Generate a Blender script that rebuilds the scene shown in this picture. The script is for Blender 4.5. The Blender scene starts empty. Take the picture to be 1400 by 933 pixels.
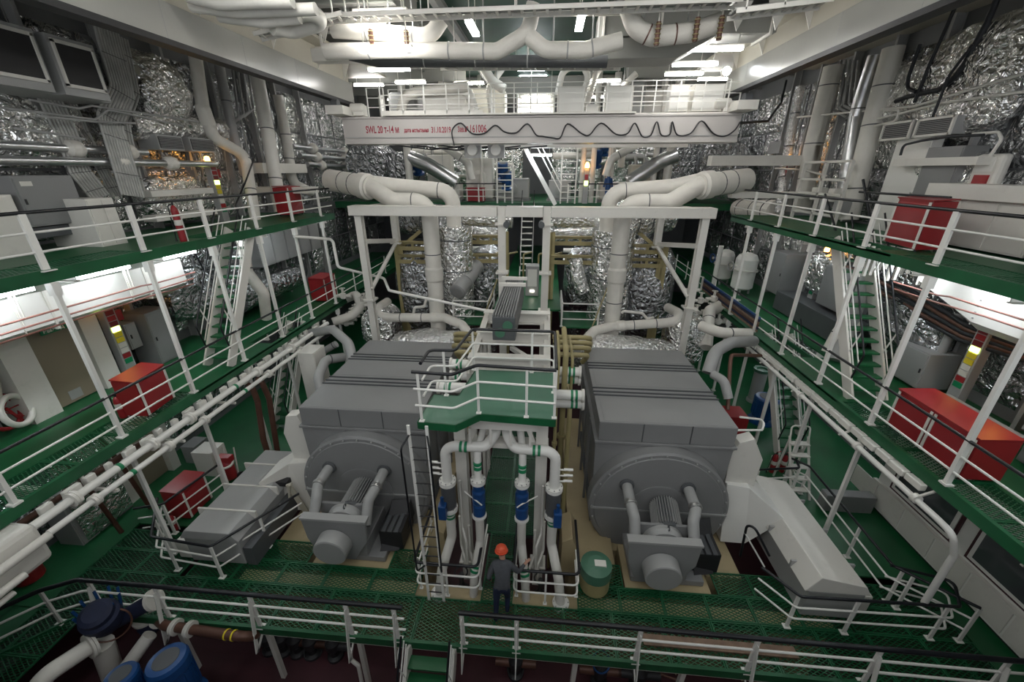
import bpy, bmesh, math, random
from mathutils import Vector as V, Matrix, noise as NZ
random.seed(7)
SC = bpy.context.scene
COL = SC.collection
PI = math.pi
# ------------------------------------------------------------------ camera
FPX = 547.0
PITCH = math.atan2(233, 547); YAW = math.atan2(50, math.hypot(233, 547))
CAMZ = 10.0
cd = bpy.data.cameras.new('camera'); cam = bpy.data.objects.new('camera', cd); COL.objects.link(cam)
cd.sensor_width = 36; cd.lens = 36*FPX/1400; cd.clip_start = 0.05; cd.clip_end = 200
cam.location = (0, 0, CAMZ); cam.rotation_euler = (PI/2-PITCH, 0, YAW)
SC.camera = cam
# ------------------------------------------------------------------ world and exposure
w = bpy.data.worlds.new('world'); SC.world = w; w.use_nodes = True
bg = w.node_tree.nodes['Background']; bg.inputs[0].default_value = (.95, .97, 1.0, 1); bg.inputs[1].default_value = 1.05
vs = SC.view_settings
vs.view_transform = 'Standard'; vs.look = 'None'; vs.exposure = 0.62; vs.gamma = 1.0; vs.use_curve_mapping = False
TUBE_STRENGTH = 33.0
# ------------------------------------------------------------------ pixel of the photograph -> point of the place
FW = V((-math.sin(YAW)*math.cos(PITCH), math.cos(YAW)*math.cos(PITCH), -math.sin(PITCH)))
RT = V((math.cos(YAW), math.sin(YAW), 0)); UP = RT.cross(FW)
def ray(u, v): return FW+RT*((u-700)/FPX)+UP*((466-v)/FPX)
def PX(u, v, x): r = ray(u, v); return r*(x/r.x)+V((0, 0, CAMZ))
def PY(u, v, y): r = ray(u, v); return r*(y/r.y)+V((0, 0, CAMZ))
def PZ(u, v, z): r = ray(u, v); return r*((z-CAMZ)/r.z)+V((0, 0, CAMZ))
UD, MD, LD, TT = 8.2, 4.25, 0.5, -1.7        # upper, middle, lower deck, tank top
XL, XR, XC = -9.65, 8.0, -0.83               # deck edges, centreline
WL, WR, YF = -13.3, 11.6, 36.0               # side walls, far wall
# ------------------------------------------------------------------ mesh helpers
Z = V((0, 0, 1))
class MB:
    def __init__(s): s.v = []; s.f = []; s.sm = []
    def add(s, vs, fs, smooth=False):
        n = len(s.v); s.v += [tuple(p) for p in vs]
        for f in fs: s.f.append([i+n for i in f]); s.sm.append(smooth)
        return s
    def box(s, c, d, rz=0, M=None):
        m = M or Matrix.Rotation(rz, 3, 'Z'); c = V(c); hx, hy, hz = d[0]/2, d[1]/2, d[2]/2
        vs = [c+m@V((a*hx, b*hy, e*hz)) for a in (-1, 1) for b in (-1, 1) for e in (-1, 1)]
        return s.add(vs, [(0,1,3,2),(4,6,7,5),(0,4,5,1),(2,3,7,6),(0,2,6,4),(1,5,7,3)])
    def rb(s, x0, x1, y0, y1, z0, z1): return s.box(((x0+x1)/2, (y0+y1)/2, (z0+z1)/2), (abs(x1-x0), abs(y1-y0), abs(z1-z0)))
    def bar(s, a, b, w, h, up=Z):
        a = V(a); b = V(b); d = (b-a); L = d.length; d.normalize()
        if abs(d.dot(up)) > .98: up = V((0, 1, 0))
        sx = d.cross(up).normalized(); sz = sx.cross(d).normalized()
        M = Matrix((sx, d, sz)).transposed()
        return s.box((a+b)/2, (w, L, h), M=M)
    def hbar(s, a, b, w, h, t=.02, up=Z):
        a = V(a); b = V(b); d = (b-a).normalized()
        if abs(d.dot(up)) > .98: up = V((0, 1, 0))
        sx = d.cross(up).normalized(); sz = sx.cross(d).normalized()
        s.bar(a, b, t, h, up)
        for k in (-1, 1): s.bar(a+sz*(k*(h/2-t/2)), b+sz*(k*(h/2-t/2)), w, t, up)
        return s
    def tube(s, pts, r, n=10, bend=0, cap=True, closed=False, seg=5):
        P = [V(p) for p in pts]
        if bend and len(P) > 2:
            Q = [P[0]]
            for i in range(1, len(P)-1):
                a, b, c = P[i-1], P[i], P[i+1]; u = (a-b); w_ = (c-b); la, lc = u.length, w_.length
                u.normalize(); w_.normalize(); ang = u.angle(w_)
                if ang > PI-.05: Q.append(b); continue
                t = min(bend/math.tan(ang/2), la*.48, lc*.48)
                p0 = b+u*t; p1 = b+w_*t; rr = t*math.tan(ang/2)
                cc = b+(u+w_).normalized()*(rr/math.sin(ang/2))
                e0 = (p0-cc); e1 = (p1-cc); th = e0.angle(e1)
                for k in range(seg+1):
                    f = k/seg; sn = math.sin(th)
                    Q.append(cc+(e0*math.sin((1-f)*th)+e1*math.sin(f*th))/sn)
            Q.append(P[-1]); P = Q
        R_ = r if isinstance(r, (list, tuple)) else [r]*len(P)
        T = []
        for i in range(len(P)):
            if closed: d = P[(i+1) % len(P)]-P[i-1]
            else: d = P[min(i+1, len(P)-1)]-P[max(i-1, 0)]
            T.append(d.normalized() if d.length > 1e-9 else V((0, 0, 1)))
        nrm = T[0].orthogonal().normalized(); rings = []
        for i, p in enumerate(P):
            nrm = (nrm-T[i]*nrm.dot(T[i]))
            nrm = nrm.normalized() if nrm.length > 1e-6 else T[i].orthogonal().normalized()
            bn = T[i].cross(nrm)
            rings.append([p+(nrm*math.cos(2*PI*k/n)+bn*math.sin(2*PI*k/n))*R_[i] for k in range(n)])
        vs = [q for g in rings for q in g]; fs = []
        m = len(P)
        for i in range(m if closed else m-1):
            j = (i+1) % m
            for k in range(n): fs.append((i*n+k, i*n+(k+1) % n, j*n+(k+1) % n, j*n+k))
        s.add(vs, fs, True)
        if cap and not closed:
            s.add(rings[0], [tuple(range(n))[::-1]]); s.add(rings[-1], [tuple(range(n))])
        return s
    def cyl(s, a, b, r, r2=None, n=16):
        return s.tube([a, b], [r, r if r2 is None else r2], n)
    def lathe(s, o, ax, prof, n=20, flat=False):
        o = V(o); ax = V(ax).normalized(); e = ax.orthogonal().normalized(); g = ax.cross(e)
        for i in range(len(prof)-1):
            (r0, h0), (r1, h1) = prof[i], prof[i+1]
            A = [o+ax*h0+(e*math.cos(2*PI*k/n)+g*math.sin(2*PI*k/n))*r0 for k in range(n)]
            B = [o+ax*h1+(e*math.cos(2*PI*k/n)+g*math.sin(2*PI*k/n))*r1 for k in range(n)]
            s.add(A+B, [(k, (k+1) % n, n+(k+1) % n, n+k) for k in range(n)], not flat)
        for (r, h), rev in ((prof[0], True), (prof[-1], False)):
            if r > 1e-4:
                A = [o+ax*h+(e*math.cos(2*PI*k/n)+g*math.sin(2*PI*k/n))*r for k in range(n)]
                s.add(A, [tuple(range(n))[::-1] if rev else tuple(range(n))])
        return s
    def prism(s, poly, ext):
        A = [V(p) for p in poly]; B = [p+V(ext) for p in A]; n = len(A)
        return s.add(A+B, [tuple(range(n))[::-1], tuple(range(n, 2*n))]+[(k, (k+1) % n, n+(k+1) % n, n+k) for k in range(n)])
    def ring(s, c, ax, R_, r, n=20, m=8):
        c = V(c); ax = V(ax).normalized(); e = ax.orthogonal().normalized(); g = ax.cross(e)
        return s.tube([c+(e*math.cos(2*PI*k/n)+g*math.sin(2*PI*k/n))*R_ for k in range(n)], r, m, closed=True)
    def mesh(s, name, org):
        me = bpy.data.meshes.new(name); o = V(org)
        me.from_pydata([V(p)-o for p in s.v], [], s.f); me.polygons.foreach_set('use_smooth', s.sm); me.update()
        return me
    def build(s, name, mat, parent=None, label=None, cat=None, group=None, kind=None, bevel=0, org=None):
        if org is None:
            if parent is not None: org = ORG[parent.name]
            else:
                xs, ys, zs = zip(*s.v); org = ((min(xs)+max(xs))/2, (min(ys)+max(ys))/2, min(zs))
        me = s.mesh(name, org); me.materials.append(M[mat] if isinstance(mat, str) else mat)
        ob = bpy.data.objects.new(name, me); COL.objects.link(ob)
        if parent is not None: ob.parent = parent
        else: ob.location = org
        ORG[ob.name] = V(org)
        tag(ob, label, cat, group, kind)
        if bevel:
            b = ob.modifiers.new('bevel', 'BEVEL'); b.width = bevel; b.segments = 2; b.limit_method = 'ANGLE'; b.angle_limit = .6
        return ob
ORG = {}
def tag(o, label=None, cat=None, group=None, kind=None):
    if label: o['label'] = label
    if cat: o['category'] = cat
    if group: o['group'] = group
    if kind: o['kind'] = kind
def thing(name, label, cat, loc=(0, 0, 0), group=None, kind=None):
    o = bpy.data.objects.new(name, None); COL.objects.link(o); o.location = loc; o.empty_display_size = .1
    ORG[o.name] = V(loc); tag(o, label, cat, group, kind); return o
def copy_obj(o, parent=None):
    c = o.copy(); COL.objects.link(c); c.parent = parent; ORG[c.name] = ORG.get(o.name, V((0, 0, 0))); return c
def copy_tree(root, loc, rz=0, label=None, scale=None, group=None):
    r = copy_obj(root); r.location = loc; r.rotation_euler = (0, 0, rz)
    if scale: r.scale = scale
    if label: r['label'] = label
    if group: r['group'] = group
    for ch in list(root.children):
        c = copy_obj(ch, r)
        for g in list(ch.children): copy_obj(g, c)
    return r
# ------------------------------------------------------------------ materials
M = {}
def paint(name, col, rough=.45, metal=0, var=.08, vs_=1.5, bump=.0, bs=40, dirt=0, dirtcol=(.12, .1, .08)):
    m = bpy.data.materials.new(name); m.use_nodes = True; t = m.node_tree; N = t.nodes; L = t.links
    b = N['Principled BSDF']; b.inputs['Roughness'].default_value = rough; b.inputs['Metallic'].default_value = metal
    tc = N.new('ShaderNodeTexCoord'); n1 = N.new('ShaderNodeTexNoise'); n1.inputs['Scale'].default_value = vs_; n1.inputs['Detail'].default_value = 6
    L.new(tc.outputs['Object'], n1.inputs['Vector'])
    cr = N.new('ShaderNodeValToRGB'); e = cr.color_ramp.elements
    e[0].position = .3; e[1].position = .7
    e[0].color = tuple(c*(1-var) for c in col)+(1,); e[1].color = tuple(min(1, c*(1+var)) for c in col)+(1,)
    L.new(n1.outputs['Fac'], cr.inputs['Fac']); out = cr.outputs['Color']
    if dirt:
        n2 = N.new('ShaderNodeTexNoise'); n2.inputs['Scale'].default_value = vs_*4; n2.inputs['Detail'].default_value = 8; n2.inputs['Roughness'].default_value = .7
        L.new(tc.outputs['Object'], n2.inputs['Vector'])
        r2 = N.new('ShaderNodeValToRGB'); r2.color_ramp.elements[0].position = .56; r2.color_ramp.elements[1].position = .75
        r2.color_ramp.elements[1].color = (dirt, dirt, dirt, 1); r2.color_ramp.elements[0].color = (0, 0, 0, 1)
        L.new(n2.outputs['Fac'], r2.inputs['Fac'])
        mx = N.new('ShaderNodeMix'); mx.data_type = 'RGBA'; L.new(r2.outputs['Color'], mx.inputs[0]); L.new(out, mx.inputs[6]); mx.inputs[7].default_value = dirtcol+(1,)
        out = mx.outputs[2]
    L.new(out, b.inputs['Base Color'])
    if bump:
        n3 = N.new('ShaderNodeTexNoise'); n3.inputs['Scale'].default_value = bs; n3.inputs['Detail'].default_value = 3
        L.new(tc.outputs['Object'], n3.inputs['Vector'])
        bp = N.new('ShaderNodeBump'); bp.inputs['Strength'].default_value = bump; bp.inputs['Distance'].default_value = .02
        L.new(n3.outputs['Fac'], bp.inputs['Height']); L.new(bp.outputs['Normal'], b.inputs['Normal'])
    M[name] = m; return m
def foilmat(name, col, rough, scale, strength):
    m = bpy.data.materials.new(name); m.use_nodes = True; t = m.node_tree; N = t.nodes; L = t.links
    b = N['Principled BSDF']; b.inputs['Metallic'].default_value = .92; b.inputs['Base Color'].default_value = col+(1,); b.inputs['Roughness'].default_value = rough
    tc = N.new('ShaderNodeTexCoord')
    n1 = N.new('ShaderNodeTexNoise'); n1.inputs['Scale'].default_value = scale; n1.inputs['Detail'].default_value = 2.5; n1.inputs['Distortion'].default_value = 2.2
    vo = N.new('ShaderNodeTexVoronoi'); vo.inputs['Scale'].default_value = scale*1.7; vo.feature = 'DISTANCE_TO_EDGE'
    mp = N.new('ShaderNodeMix'); mp.data_type = 'RGBA'; mp.inputs[0].default_value = .12
    L.new(tc.outputs['Object'], n1.inputs['Vector']); L.new(tc.outputs['Object'], mp.inputs[6]); L.new(n1.outputs['Color'], mp.inputs[7]); L.new(mp.outputs[2], vo.inputs['Vector'])
    ad = N.new('ShaderNodeMath'); ad.operation = 'ADD'; L.new(n1.outputs['Fac'], ad.inputs[0]); L.new(vo.outputs['Distance'], ad.inputs[1])
    bp = N.new('ShaderNodeBump'); bp.inputs['Strength'].default_value = strength; bp.inputs['Distance'].default_value = .12
    L.new(ad.outputs[0], bp.inputs['Height']); L.new(bp.outputs['Normal'], b.inputs['Normal'])
    M[name] = m; return m
def glow(name, col, s):
    m = bpy.data.materials.new(name); m.use_nodes = True; b = m.node_tree.nodes['Principled BSDF']
    b.inputs['Base Color'].default_value = col+(1,); b.inputs['Emission Color'].default_value = col+(1,); b.inputs['Emission Strength'].default_value = s
    M[name] = m; return m
def treadmat(name, col, rough):
    # painted deck plate with a fine raised anti-slip pattern
    m = paint(name, col, rough, 0, .22, .7, 0, 1, .35, tuple(c*.45 for c in col)); t = m.node_tree; N = t.nodes; L = t.links
    tc = N['Texture Coordinate']; wv = N.new('ShaderNodeTexChecker'); wv.inputs['Scale'].default_value = 14
    L.new(tc.outputs['Object'], wv.inputs['Vector'])
    bp = N.new('ShaderNodeBump'); bp.inputs['Strength'].default_value = .12; bp.inputs['Distance'].default_value = .01
    L.new(wv.outputs['Fac'], bp.inputs['Height']); L.new(bp.outputs['Normal'], N['Principled BSDF'].inputs['Normal'])
    return m
paint('white', (.70, .68, .63), .38, 0, .05, .8, .03, 30, .25, (.36, .34, .30))
paint('white_clean', (.78, .77, .73), .3, 0, .03, 1.0)
paint('lagging', (.68, .655, .60), .62, 0, .06, 2.2, .25, 28, .25, (.42, .39, .33))
paint('crane_paint', (.47, .445, .425), .35, 0, .04, .8, 0, 1, .2, (.34, .31, .28))
paint('track_paint', (.43, .425, .39), .22, 0, .05, .6, 0, 1, .2, (.3, .29, .26))
paint('cream', (.50, .47, .39), .5, 0, .06, .8, 0, 1, .2, (.38, .33, .25))
paint('grey', (.23, .232, .232), .4, 0, .08, .7, .03, 50, .15, (.12, .12, .115))
paint('grey_light', (.34, .342, .335), .42, 0, .05, .9)
paint('grey_dark', (.085, .09, .095), .45, 0, .1, 1.2)
paint('steel', (.38, .38, .37), .35, .8, .15, 6, .05, 60)
paint('dark', (.018, .018, .02), .55, 0, .2, 2)
paint('black', (.008, .009, .012), .35, 0, .1, 4)
paint('rubber', (.02, .022, .026), .6, 0, .2, 6)
treadmat('green', (.010, .105, .036), .42)
paint('green_steel', (.008, .092, .034), .4, 0, .25, 1.5, 0, 1, .3, (.03, .05, .035))
paint('green_pale', (.065, .17, .11), .4, 0, .12, 1.2, 0, 1, .3, (.08, .18, .12))
paint('green_band', (.01, .22, .09), .4)
paint('oxide', (.055, .016, .022), .5, 0, .25, 1.2, .05, 20, .3, (.02, .01, .012))
paint('red', (.31, .020, .025), .32, 0, .1, 1.0, 0, 1, .2, (.20, .015, .018))
paint('red_dark', (.16, .013, .018), .38, 0, .1, 1.0)
paint('tan', (.42, .34, .20), .55, 0, .12, .9, .04, 20, .35, (.22, .17, .10))
paint('olive', (.34, .29, .14), .5, 0, .14, 1.5, 0, 1, .35, (.17, .14, .07))
paint('beige', (.26, .22, .16), .5, 0, .05, 1.0)
paint('blue', (.010, .06, .20), .32, 0, .15, 2.0)
paint('navy', (.012, .018, .05), .7, 0, .2, 3.0)
paint('copper', (.125, .060, .042), .42, .3, .2, 3.0)
paint('pipe_red', (.36, .16, .13), .4)
paint('orange', (.75, .10, .04), .45, 0, .06, 4)
paint('yellow', (.75, .6, .03), .45)
paint('cloth_grey', (.07, .075, .085), .9, 0, .15, 9, .3, 90)
paint('skin', (.5, .28, .2), .5)
paint('cable', (.40, .40, .38), .55, 0, .2, 3)
paint('crimson', (.30, .012, .035), .5)
paint('ceiling', (.25, .25, .23), .5, 0, .08, .6)
paint('ceiling_green', (.005, .045, .026), .65, 0, .2, .8)
paint('hull', (.16, .165, .17), .55, 0, .15, .5, .05, 10)
paint('wood', (.20, .13, .09), .7, 0, .25, 6)
foilmat('foil', (.88, .88, .87), .17, 2.6, 1.0)
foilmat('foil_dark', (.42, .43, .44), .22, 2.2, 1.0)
foilmat('foil_pipe', (.78, .78, .78), .2, 6, .6)
paint('clad', (.62, .63, .64), .28, .9, .08, 3, .1, 14)
glow('tube', (1.0, .985, .95), TUBE_STRENGTH)
glow('tube_blue', (.90, .96, 1.0), TUBE_STRENGTH*1.1)
glow('tube_deck', (.90, .96, 1.0), TUBE_STRENGTH*.6)
glow('fill_tube', (.90, .96, 1.0), TUBE_STRENGTH*.33)  # weak glow of the tubes added to brighten the lower deck
glow('beacon_glow', (1.0, .42, .06), 14)
glow('sign_lit', (.75, 1.0, .18), 5)
glow('daylight', (.92, .96, 1.0), 9)
glow('indicator', (1, .95, .8), 4)
m = bpy.data.materials.new('glass'); m.use_nodes = True; M['glass'] = m
b = m.node_tree.nodes['Principled BSDF']; b.inputs['Base Color'].default_value = (.12, .13, .14, 1); b.inputs['Roughness'].default_value = .06; b.inputs['Metallic'].default_value = .4
# ================================================================== structure
def rects_minus(r, holes):
    out = [r]
    for h in holes:
        nx = []
        for (a, b, c, d) in out:
            e, f, g, k = max(a, h[0]), min(b, h[1]), max(c, h[2]), min(d, h[3])
            if e >= f or g >= k: nx.append((a, b, c, d)); continue
            if a < e: nx.append((a, e, c, d))
            if f < b: nx.append((f, b, c, d))
            if c < g: nx.append((e, f, c, g))
            if k < d: nx.append((e, f, k, d))
        out = nx
    return out
def slab(name, r, z, t, mat, holes=()):
    m = MB()
    for (a, b, c, d) in rects_minus(r, holes): m.rb(a, b, c, d, z-t, z)
    return m.build(name, mat, kind='structure')
slab('floor', (WL, WR, -1.5, YF), TT, .2, 'oxide')
SL_U, SR_U = (-10.72, -9.72, 11.0, 13.1), (8.28, 9.28, 10.7, 12.8)     # openings over the stairs
SL_M, SR_M = (-10.6, -9.75, 12.5, 14.9), (8.45, 9.5, 12.9, 15.2)
GW = 1.0
decks = {}
decks['UL'] = slab('upper_deck', (WL, XL, 1.0, 18.3), UD, .05, 'green', [SL_U, (XL-GW-.06, XL, 3.0, 9.06)])
decks['UR'] = slab('upper_deck', (XR, WR, 1.0, 19.0), UD, .05, 'green', [SR_U, (XR, XR+GW+.06, 4.0, 10.06)])
decks['ML'] = slab('middle_deck', (WL, XL, 1.0, 30), MD, .05, 'green', [SL_M, (XL-GW-.06, XL, 3.0, 9.06)])
decks['MR'] = slab('middle_deck', (XR, WR, 1.0, 34), MD, .05, 'green', [SR_M, (XR, XR+GW+.06, 4.0, 10.06)])
decks['LL'] = slab('lower_deck', (WL, -9.0, 1.0, 30), LD, .06, 'green', [(-11.6, -9.0, 1.0, 7.75)])
decks['LR'] = slab('lower_deck', (7.2, WR, 1.0, 34), LD, .06, 'green', [(7.2, 9.6, 1.0, 7.75)])
decks['FU'] = slab('upper_deck', (WL, WR, 25.6, YF), UD, .2, 'green')
decks['MC'] = slab('middle_deck', (-2.3, .75, 17.2, 34), MD, .08, 'green')
decks['LC'] = MB().rb(-1.75, .05, 8.3, 17, LD-.16, LD-.12).build('lower_deck', 'dark', kind='structure')
# deck edge beams
for k, x0, sx in (('UL', XL, -1), ('UR', XR, 1), ('ML', XL, -1), ('MR', XR, 1)):
    z = UD if k[0] == 'U' else MD; y1 = {'UL': 18.3, 'UR': 19.0, 'ML': 30, 'MR': 34}[k]
    m = MB(); m.rb(x0, x0+sx*.09, 1.0, y1, z-.22, z+.03); m.rb(x0+sx*(GW+.06), x0+sx*(GW+.12), 1.0, y1, z-.2, z-.05)
    m.build('edge_beam', 'green_steel', decks[k])
    if k[0] == 'U': yb = y1-.1; MB().rb(x0, WL if sx < 0 else WR, yb, y1, z-.25, z+.02).build('end_beam', 'green_steel', decks[k])
    # transverse deck beams underneath
    for i in range(8):
        y = 3.3+i*2.05
        if y > y1: break
        hole = {'UL': SL_U, 'UR': SR_U, 'ML': SL_M, 'MR': SR_M}[k]
        a, b_ = x0+sx*.1, (WL if sx < 0 else WR)
        if hole[2]-.1 < y < hole[3]+.1: a = (hole[0]-.05 if sx < 0 else hole[1]+.05)
        MB().hbar((a, y, z-.2), (b_, y, z-.2), .12, .28, .02).build('deck_beam', 'white', decks[k])
m = MB(); m.rb(WL, WR, 25.5, 25.6, UD-.35, UD+.02); m.build('edge_beam', 'green_steel', decks['FU'])
# ---- expanded metal walkway panels: one mesh of real bars, shared
def grate_mesh(w, d, pitch=.075, name='grating_panel'):
    m = MB(); fw = .03
    for x in (-w/2+fw/2, w/2-fw/2): m.box((x, 0, -.02), (fw, d, .04))
    for y in (-d/2+fw/2, d/2-fw/2): m.box((0, y, -.02), (w-2*fw, fw, .04))
    k = .5                                     # long diamonds
    ang = math.atan(k)
    for s in (1, -1):
        n = int((w*k+d)/pitch)+2
        for i in range(-n, n):
            c = i*pitch
            # line y = s*k*x + c clipped to panel
            pts = []
            xa, xb = -w/2+fw, w/2-fw
            ya, yb = -d/2+fw, d/2-fw
            t0, t1 = xa, xb
            sl = s*k
            lo, hi = sorted(((ya-c)/sl, (yb-c)/sl)); t0, t1 = max(t0, lo), min(t1, hi)
            if t1-t0 < .03: continue
            A = V((t0, sl*t0+c, -.02)); B = V((t1, sl*t1+c, -.02)); q = (B-A).cross(Z).normalized()*.0075; e = V((0, 0, .006))
            m.add([A-q-e, A+q-e, A+q+e, A-q+e, B-q-e, B+q-e, B+q+e, B-q+e], [(3, 2, 6, 7), (0, 4, 5, 1), (1, 5, 6, 2), (0, 3, 7, 4)])
    me = m.mesh(name, (0, 0, 0)); me.materials.append(M['green_steel']); return me
GM = {}
def grate(parent, x0, x1, y0, y1, z, nx, ny):
    w, d = (x1-x0)/nx, (y1-y0)/ny; key = (round(w, 2), round(d, 2))
    if key not in GM: GM[key] = grate_mesh(w-.012, d-.012)
    for i in range(nx):
        for j in range(ny):
            o = bpy.data.objects.new('grating_panel', GM[key]); COL.objects.link(o); o.parent = parent
            o.location = V((x0+(i+.5)*w, y0+(j+.5)*d, z))-ORG[parent.name]; ORG[o.name] = V((0, 0, 0))
grate(decks['LC'], -1.72, .02, 8.3, 17, LD, 2, 8)
grate(decks['UL'], XL-GW-.06, XL-.09, 3.0, 9.06, UD, 1, 6)
grate(decks['UR'], XR+.09, XR+GW+.06, 4.0, 10.06, UD, 1, 6)
grate(decks['ML'], XL-GW-.06, XL-.09, 3.0, 9.06, MD, 1, 6)
grate(decks['MR'], XR+.09, XR+GW+.06, 4.0, 10.06, MD, 1, 6)
# ---- walls
wl = MB().rb(WL-.3, WL, -1.5, YF, TT, 15.2).build('wall_left', 'hull', kind='structure')
wr = MB().rb(WR, WR+.3, -1.5, YF, TT, 15.2).build('wall_right', 'hull', kind='structure')
wf = MB().rb(WL-.3, WR+.3, YF, YF+.3, TT, 15.2).build('wall_far', 'hull', kind='structure')
wn = MB().rb(WL-.3, WR+.3, -1.8, -1.5, TT, 8.2).build('wall_near', 'hull', kind='structure')
# ship frames (vertical ribs) and crinkled foil insulation between them
def foil_quad(name, parent, o, ux, uy, nrm, w, h, amp=.07, mat='foil', nx=14, ny=14, seed=0, label=None, cat=None, group=None):
    """crinkled sheet w x h starting at o, bulging along nrm"""
    o, ux, uy, nrm = V(o), V(ux), V(uy), V(nrm); m = MB(); vs_ = []
    for j in range(ny+1):
        for i in range(nx+1):
            a, c = i/nx, j/ny
            e = min(1, 6*min(a, 1-a), 6*min(c, 1-c))
            q = V((a*w*1.6+seed*7.1, c*h*1.6, seed*3.3))
            d = NZ.noise(q)*.6+abs(NZ.noise(q*2.3))*.7+NZ.noise(q*5)*.22
            vs_.append(o+ux*(a*w)+uy*(c*h)+nrm*(.02+e*(amp*(.6+d))))
    m.add(vs_, [(j*(nx+1)+i, j*(nx+1)+i+1, (j+1)*(nx+1)+i+1, (j+1)*(nx+1)+i) for j in range(ny) for i in range(nx)], False)
    return m.build(name, mat, parent, label, cat, group)
rnd = random.Random(3)
def foil_wall(parent, x, sx, y0, y1, z0, z1, step, seed, mats=('foil', 'foil_dark'), p=.6):
    n = max(1, round((y1-y0)/step)); d = (y1-y0)/n; k = max(1, round((z1-z0)/1.9)); e = (z1-z0)/k
    for i in range(n):
        for j in range(k):
            foil_quad('insulation_panel', parent, (x, y0+i*d+.04, z0+j*e+.03), (0, 1, 0), Z, (sx, 0, 0), d-.08, e-.06, .11,
                      mats[0] if rnd.random() < p else mats[1], 10, 10, seed+i*13+j)
foil_wall(wl, WL, 1, 3.0, 33.0, UD+.05, 13.6, 1.6, 11)
foil_wall(wr, WR, -1, 3.0, 33.0, UD+.05, 13.6, 1.6, 211)
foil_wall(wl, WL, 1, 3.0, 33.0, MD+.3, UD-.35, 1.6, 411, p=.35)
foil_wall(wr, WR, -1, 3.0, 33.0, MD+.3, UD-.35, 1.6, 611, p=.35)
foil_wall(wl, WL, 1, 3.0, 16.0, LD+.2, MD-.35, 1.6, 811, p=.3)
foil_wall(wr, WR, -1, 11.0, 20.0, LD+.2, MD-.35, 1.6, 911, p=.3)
for i in range(11):
    y = 3.0+i*2.0
    for par, x, sx in ((wl, WL, 1), (wr, WR, -1)):
        for z0, z1 in ((MD, UD-.3), (UD, 14.4)):
            MB().hbar((x+sx*.16, y, z0), (x+sx*.16, y, z1), .1, .3, .02, up=V((1, 0, 0))).build('hull_frame', 'grey_light', par)
# ---- ceiling
cl = MB().rb(WL-.3, WR+.3, -1.5, YF, 15.0, 15.2).build('ceiling', 'ceiling_green', kind='structure')
for y in (7.0, 10.4, 13.2, 15.4, 17.6, 20.5, 23.5, 27, 31):
    for xa, xb in (((WL, WR),) if y < 12 or y > 25 else ((WL, -4.3), (3.6, WR))):
        MB().hbar((xa, y, 14.55), (xb, y, 14.55), .3, .8, .03).build('ceiling_beam', 'ceiling', cl)
for x in (-6.5, -3.6, 2.0, 4.9):
    MB().hbar((x, 5, 14.8), (x, YF, 14.8), .2, .4, .02).build('ceiling_beam', 'ceiling', cl)
# closed plated bays of the ceiling over the crane track (cream)
for x0, x1 in ((WL, -7.9), (6.3, WR)):
    MB().rb(x0, x1, 12.0, 22, 14.1, 14.2).build('ceiling_plate', 'cream', cl)
# ---- crane track girders: box girder, lower flange with dark slot, cheek plates
def track(x_in, sx, z0, label):
    t = thing('crane_track', label, 'girder', (x_in, 2, z0), 'crane track girders')
    m = MB(); W = .22; x_out = x_in+sx*W
    m.rb(x_in, x_out, -1.2, 19.1, z0+.12, z0+.85); m.build('box_girder', 'track_paint', t, bevel=.015)
    MB().rb(x_in-sx*.06, x_out+sx*.06, -1.2, 19.1, z0, z0+.12).build('lower_flange', 'dark', t)
    MB().rb(x_in+sx*.06, x_in+sx*.14, -1.2, 19.0, z0+.85, 14.1).build('web_plate', 'cream', t)
    MB().rb(x_in-sx*.02, x_out, 19.1, 19.13, z0-.04, z0+.9).build('end_plate', 'white', t)
    for y in (9.0, 11.2, 14.0, 16.6, 18.6):
        MB().prism([(x_in+sx*.07, y, z0+.85), (x_in-sx*.30, y, z0+1.55), (x_in+sx*.07, y, z0+1.55)], (0, .03, 0)).build('gusset', 'white', t)
    for y in (5, 7.5, 10, 12.5, 15, 17.5): MB().rb(x_in-sx*.003, x_in, y, y+.012, z0+.13, z0+.84).build('weld_seam', 'grey_light', t)
track(-8.4, -1, 12.53, 'long white crane track girder beside the grey duct with two openings')
track(6.9, 1, 12.67, 'long white crane track girder above the foil wall with slanting black cables')
# ================================================================== railings and stairs builders
def along(pts, spacing, ends=True):
    out = []
    for a, b in zip(pts[:-1], pts[1:]):
        a, b = V(a), V(b); n = max(1, round((b-a).length/spacing))
        for i in range(n): out.append(a.lerp(b, i/n))
    out.append(V(pts[-1])); return out
POSTM = {}
def post_mesh(h, w, mat):
    k = (round(h, 2), w, mat)
    if k not in POSTM:
        m = MB(); m.box((0, 0, h/2), (w, w*.45, h)); m.box((0, 0, .01), (w*2, w*1.6, .02)); POSTM[k] = m.mesh('post', (0, 0, 0)); POSTM[k].materials.append(M[mat])
    return POSTM[k]
def railing(label, pts, spacing=2.0, h=1.08, mids=(.36, .72), hand='black', group=None, posts=None, w=.075, r=.024, rot=0, bend=.12, name='railing', hr=.034, pmat='white_clean'):
    pts = [V(p) for p in pts]; t = thing(name, label, 'railing', pts[0], group); o = ORG[t.name]
    ps = posts if posts is not None else along(pts, spacing)
    for p in ps:
        q = bpy.data.objects.new('post', post_mesh(h-.02, w, pmat)); COL.objects.link(q); q.parent = t; q.location = V(p)-o; q.rotation_euler = (0, 0, rot); ORG[q.name] = V((0, 0, 0))
    for k in mids: MB().tube([p+V((0, 0, k)) for p in pts], r, 8, bend, seg=3).build('mid_rail', 'white_clean', t)
    if hand: MB().tube([p+V((0, 0, h)) for p in pts], hr, 8, bend, seg=3).build('handrail', hand, t)
    return t
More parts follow.
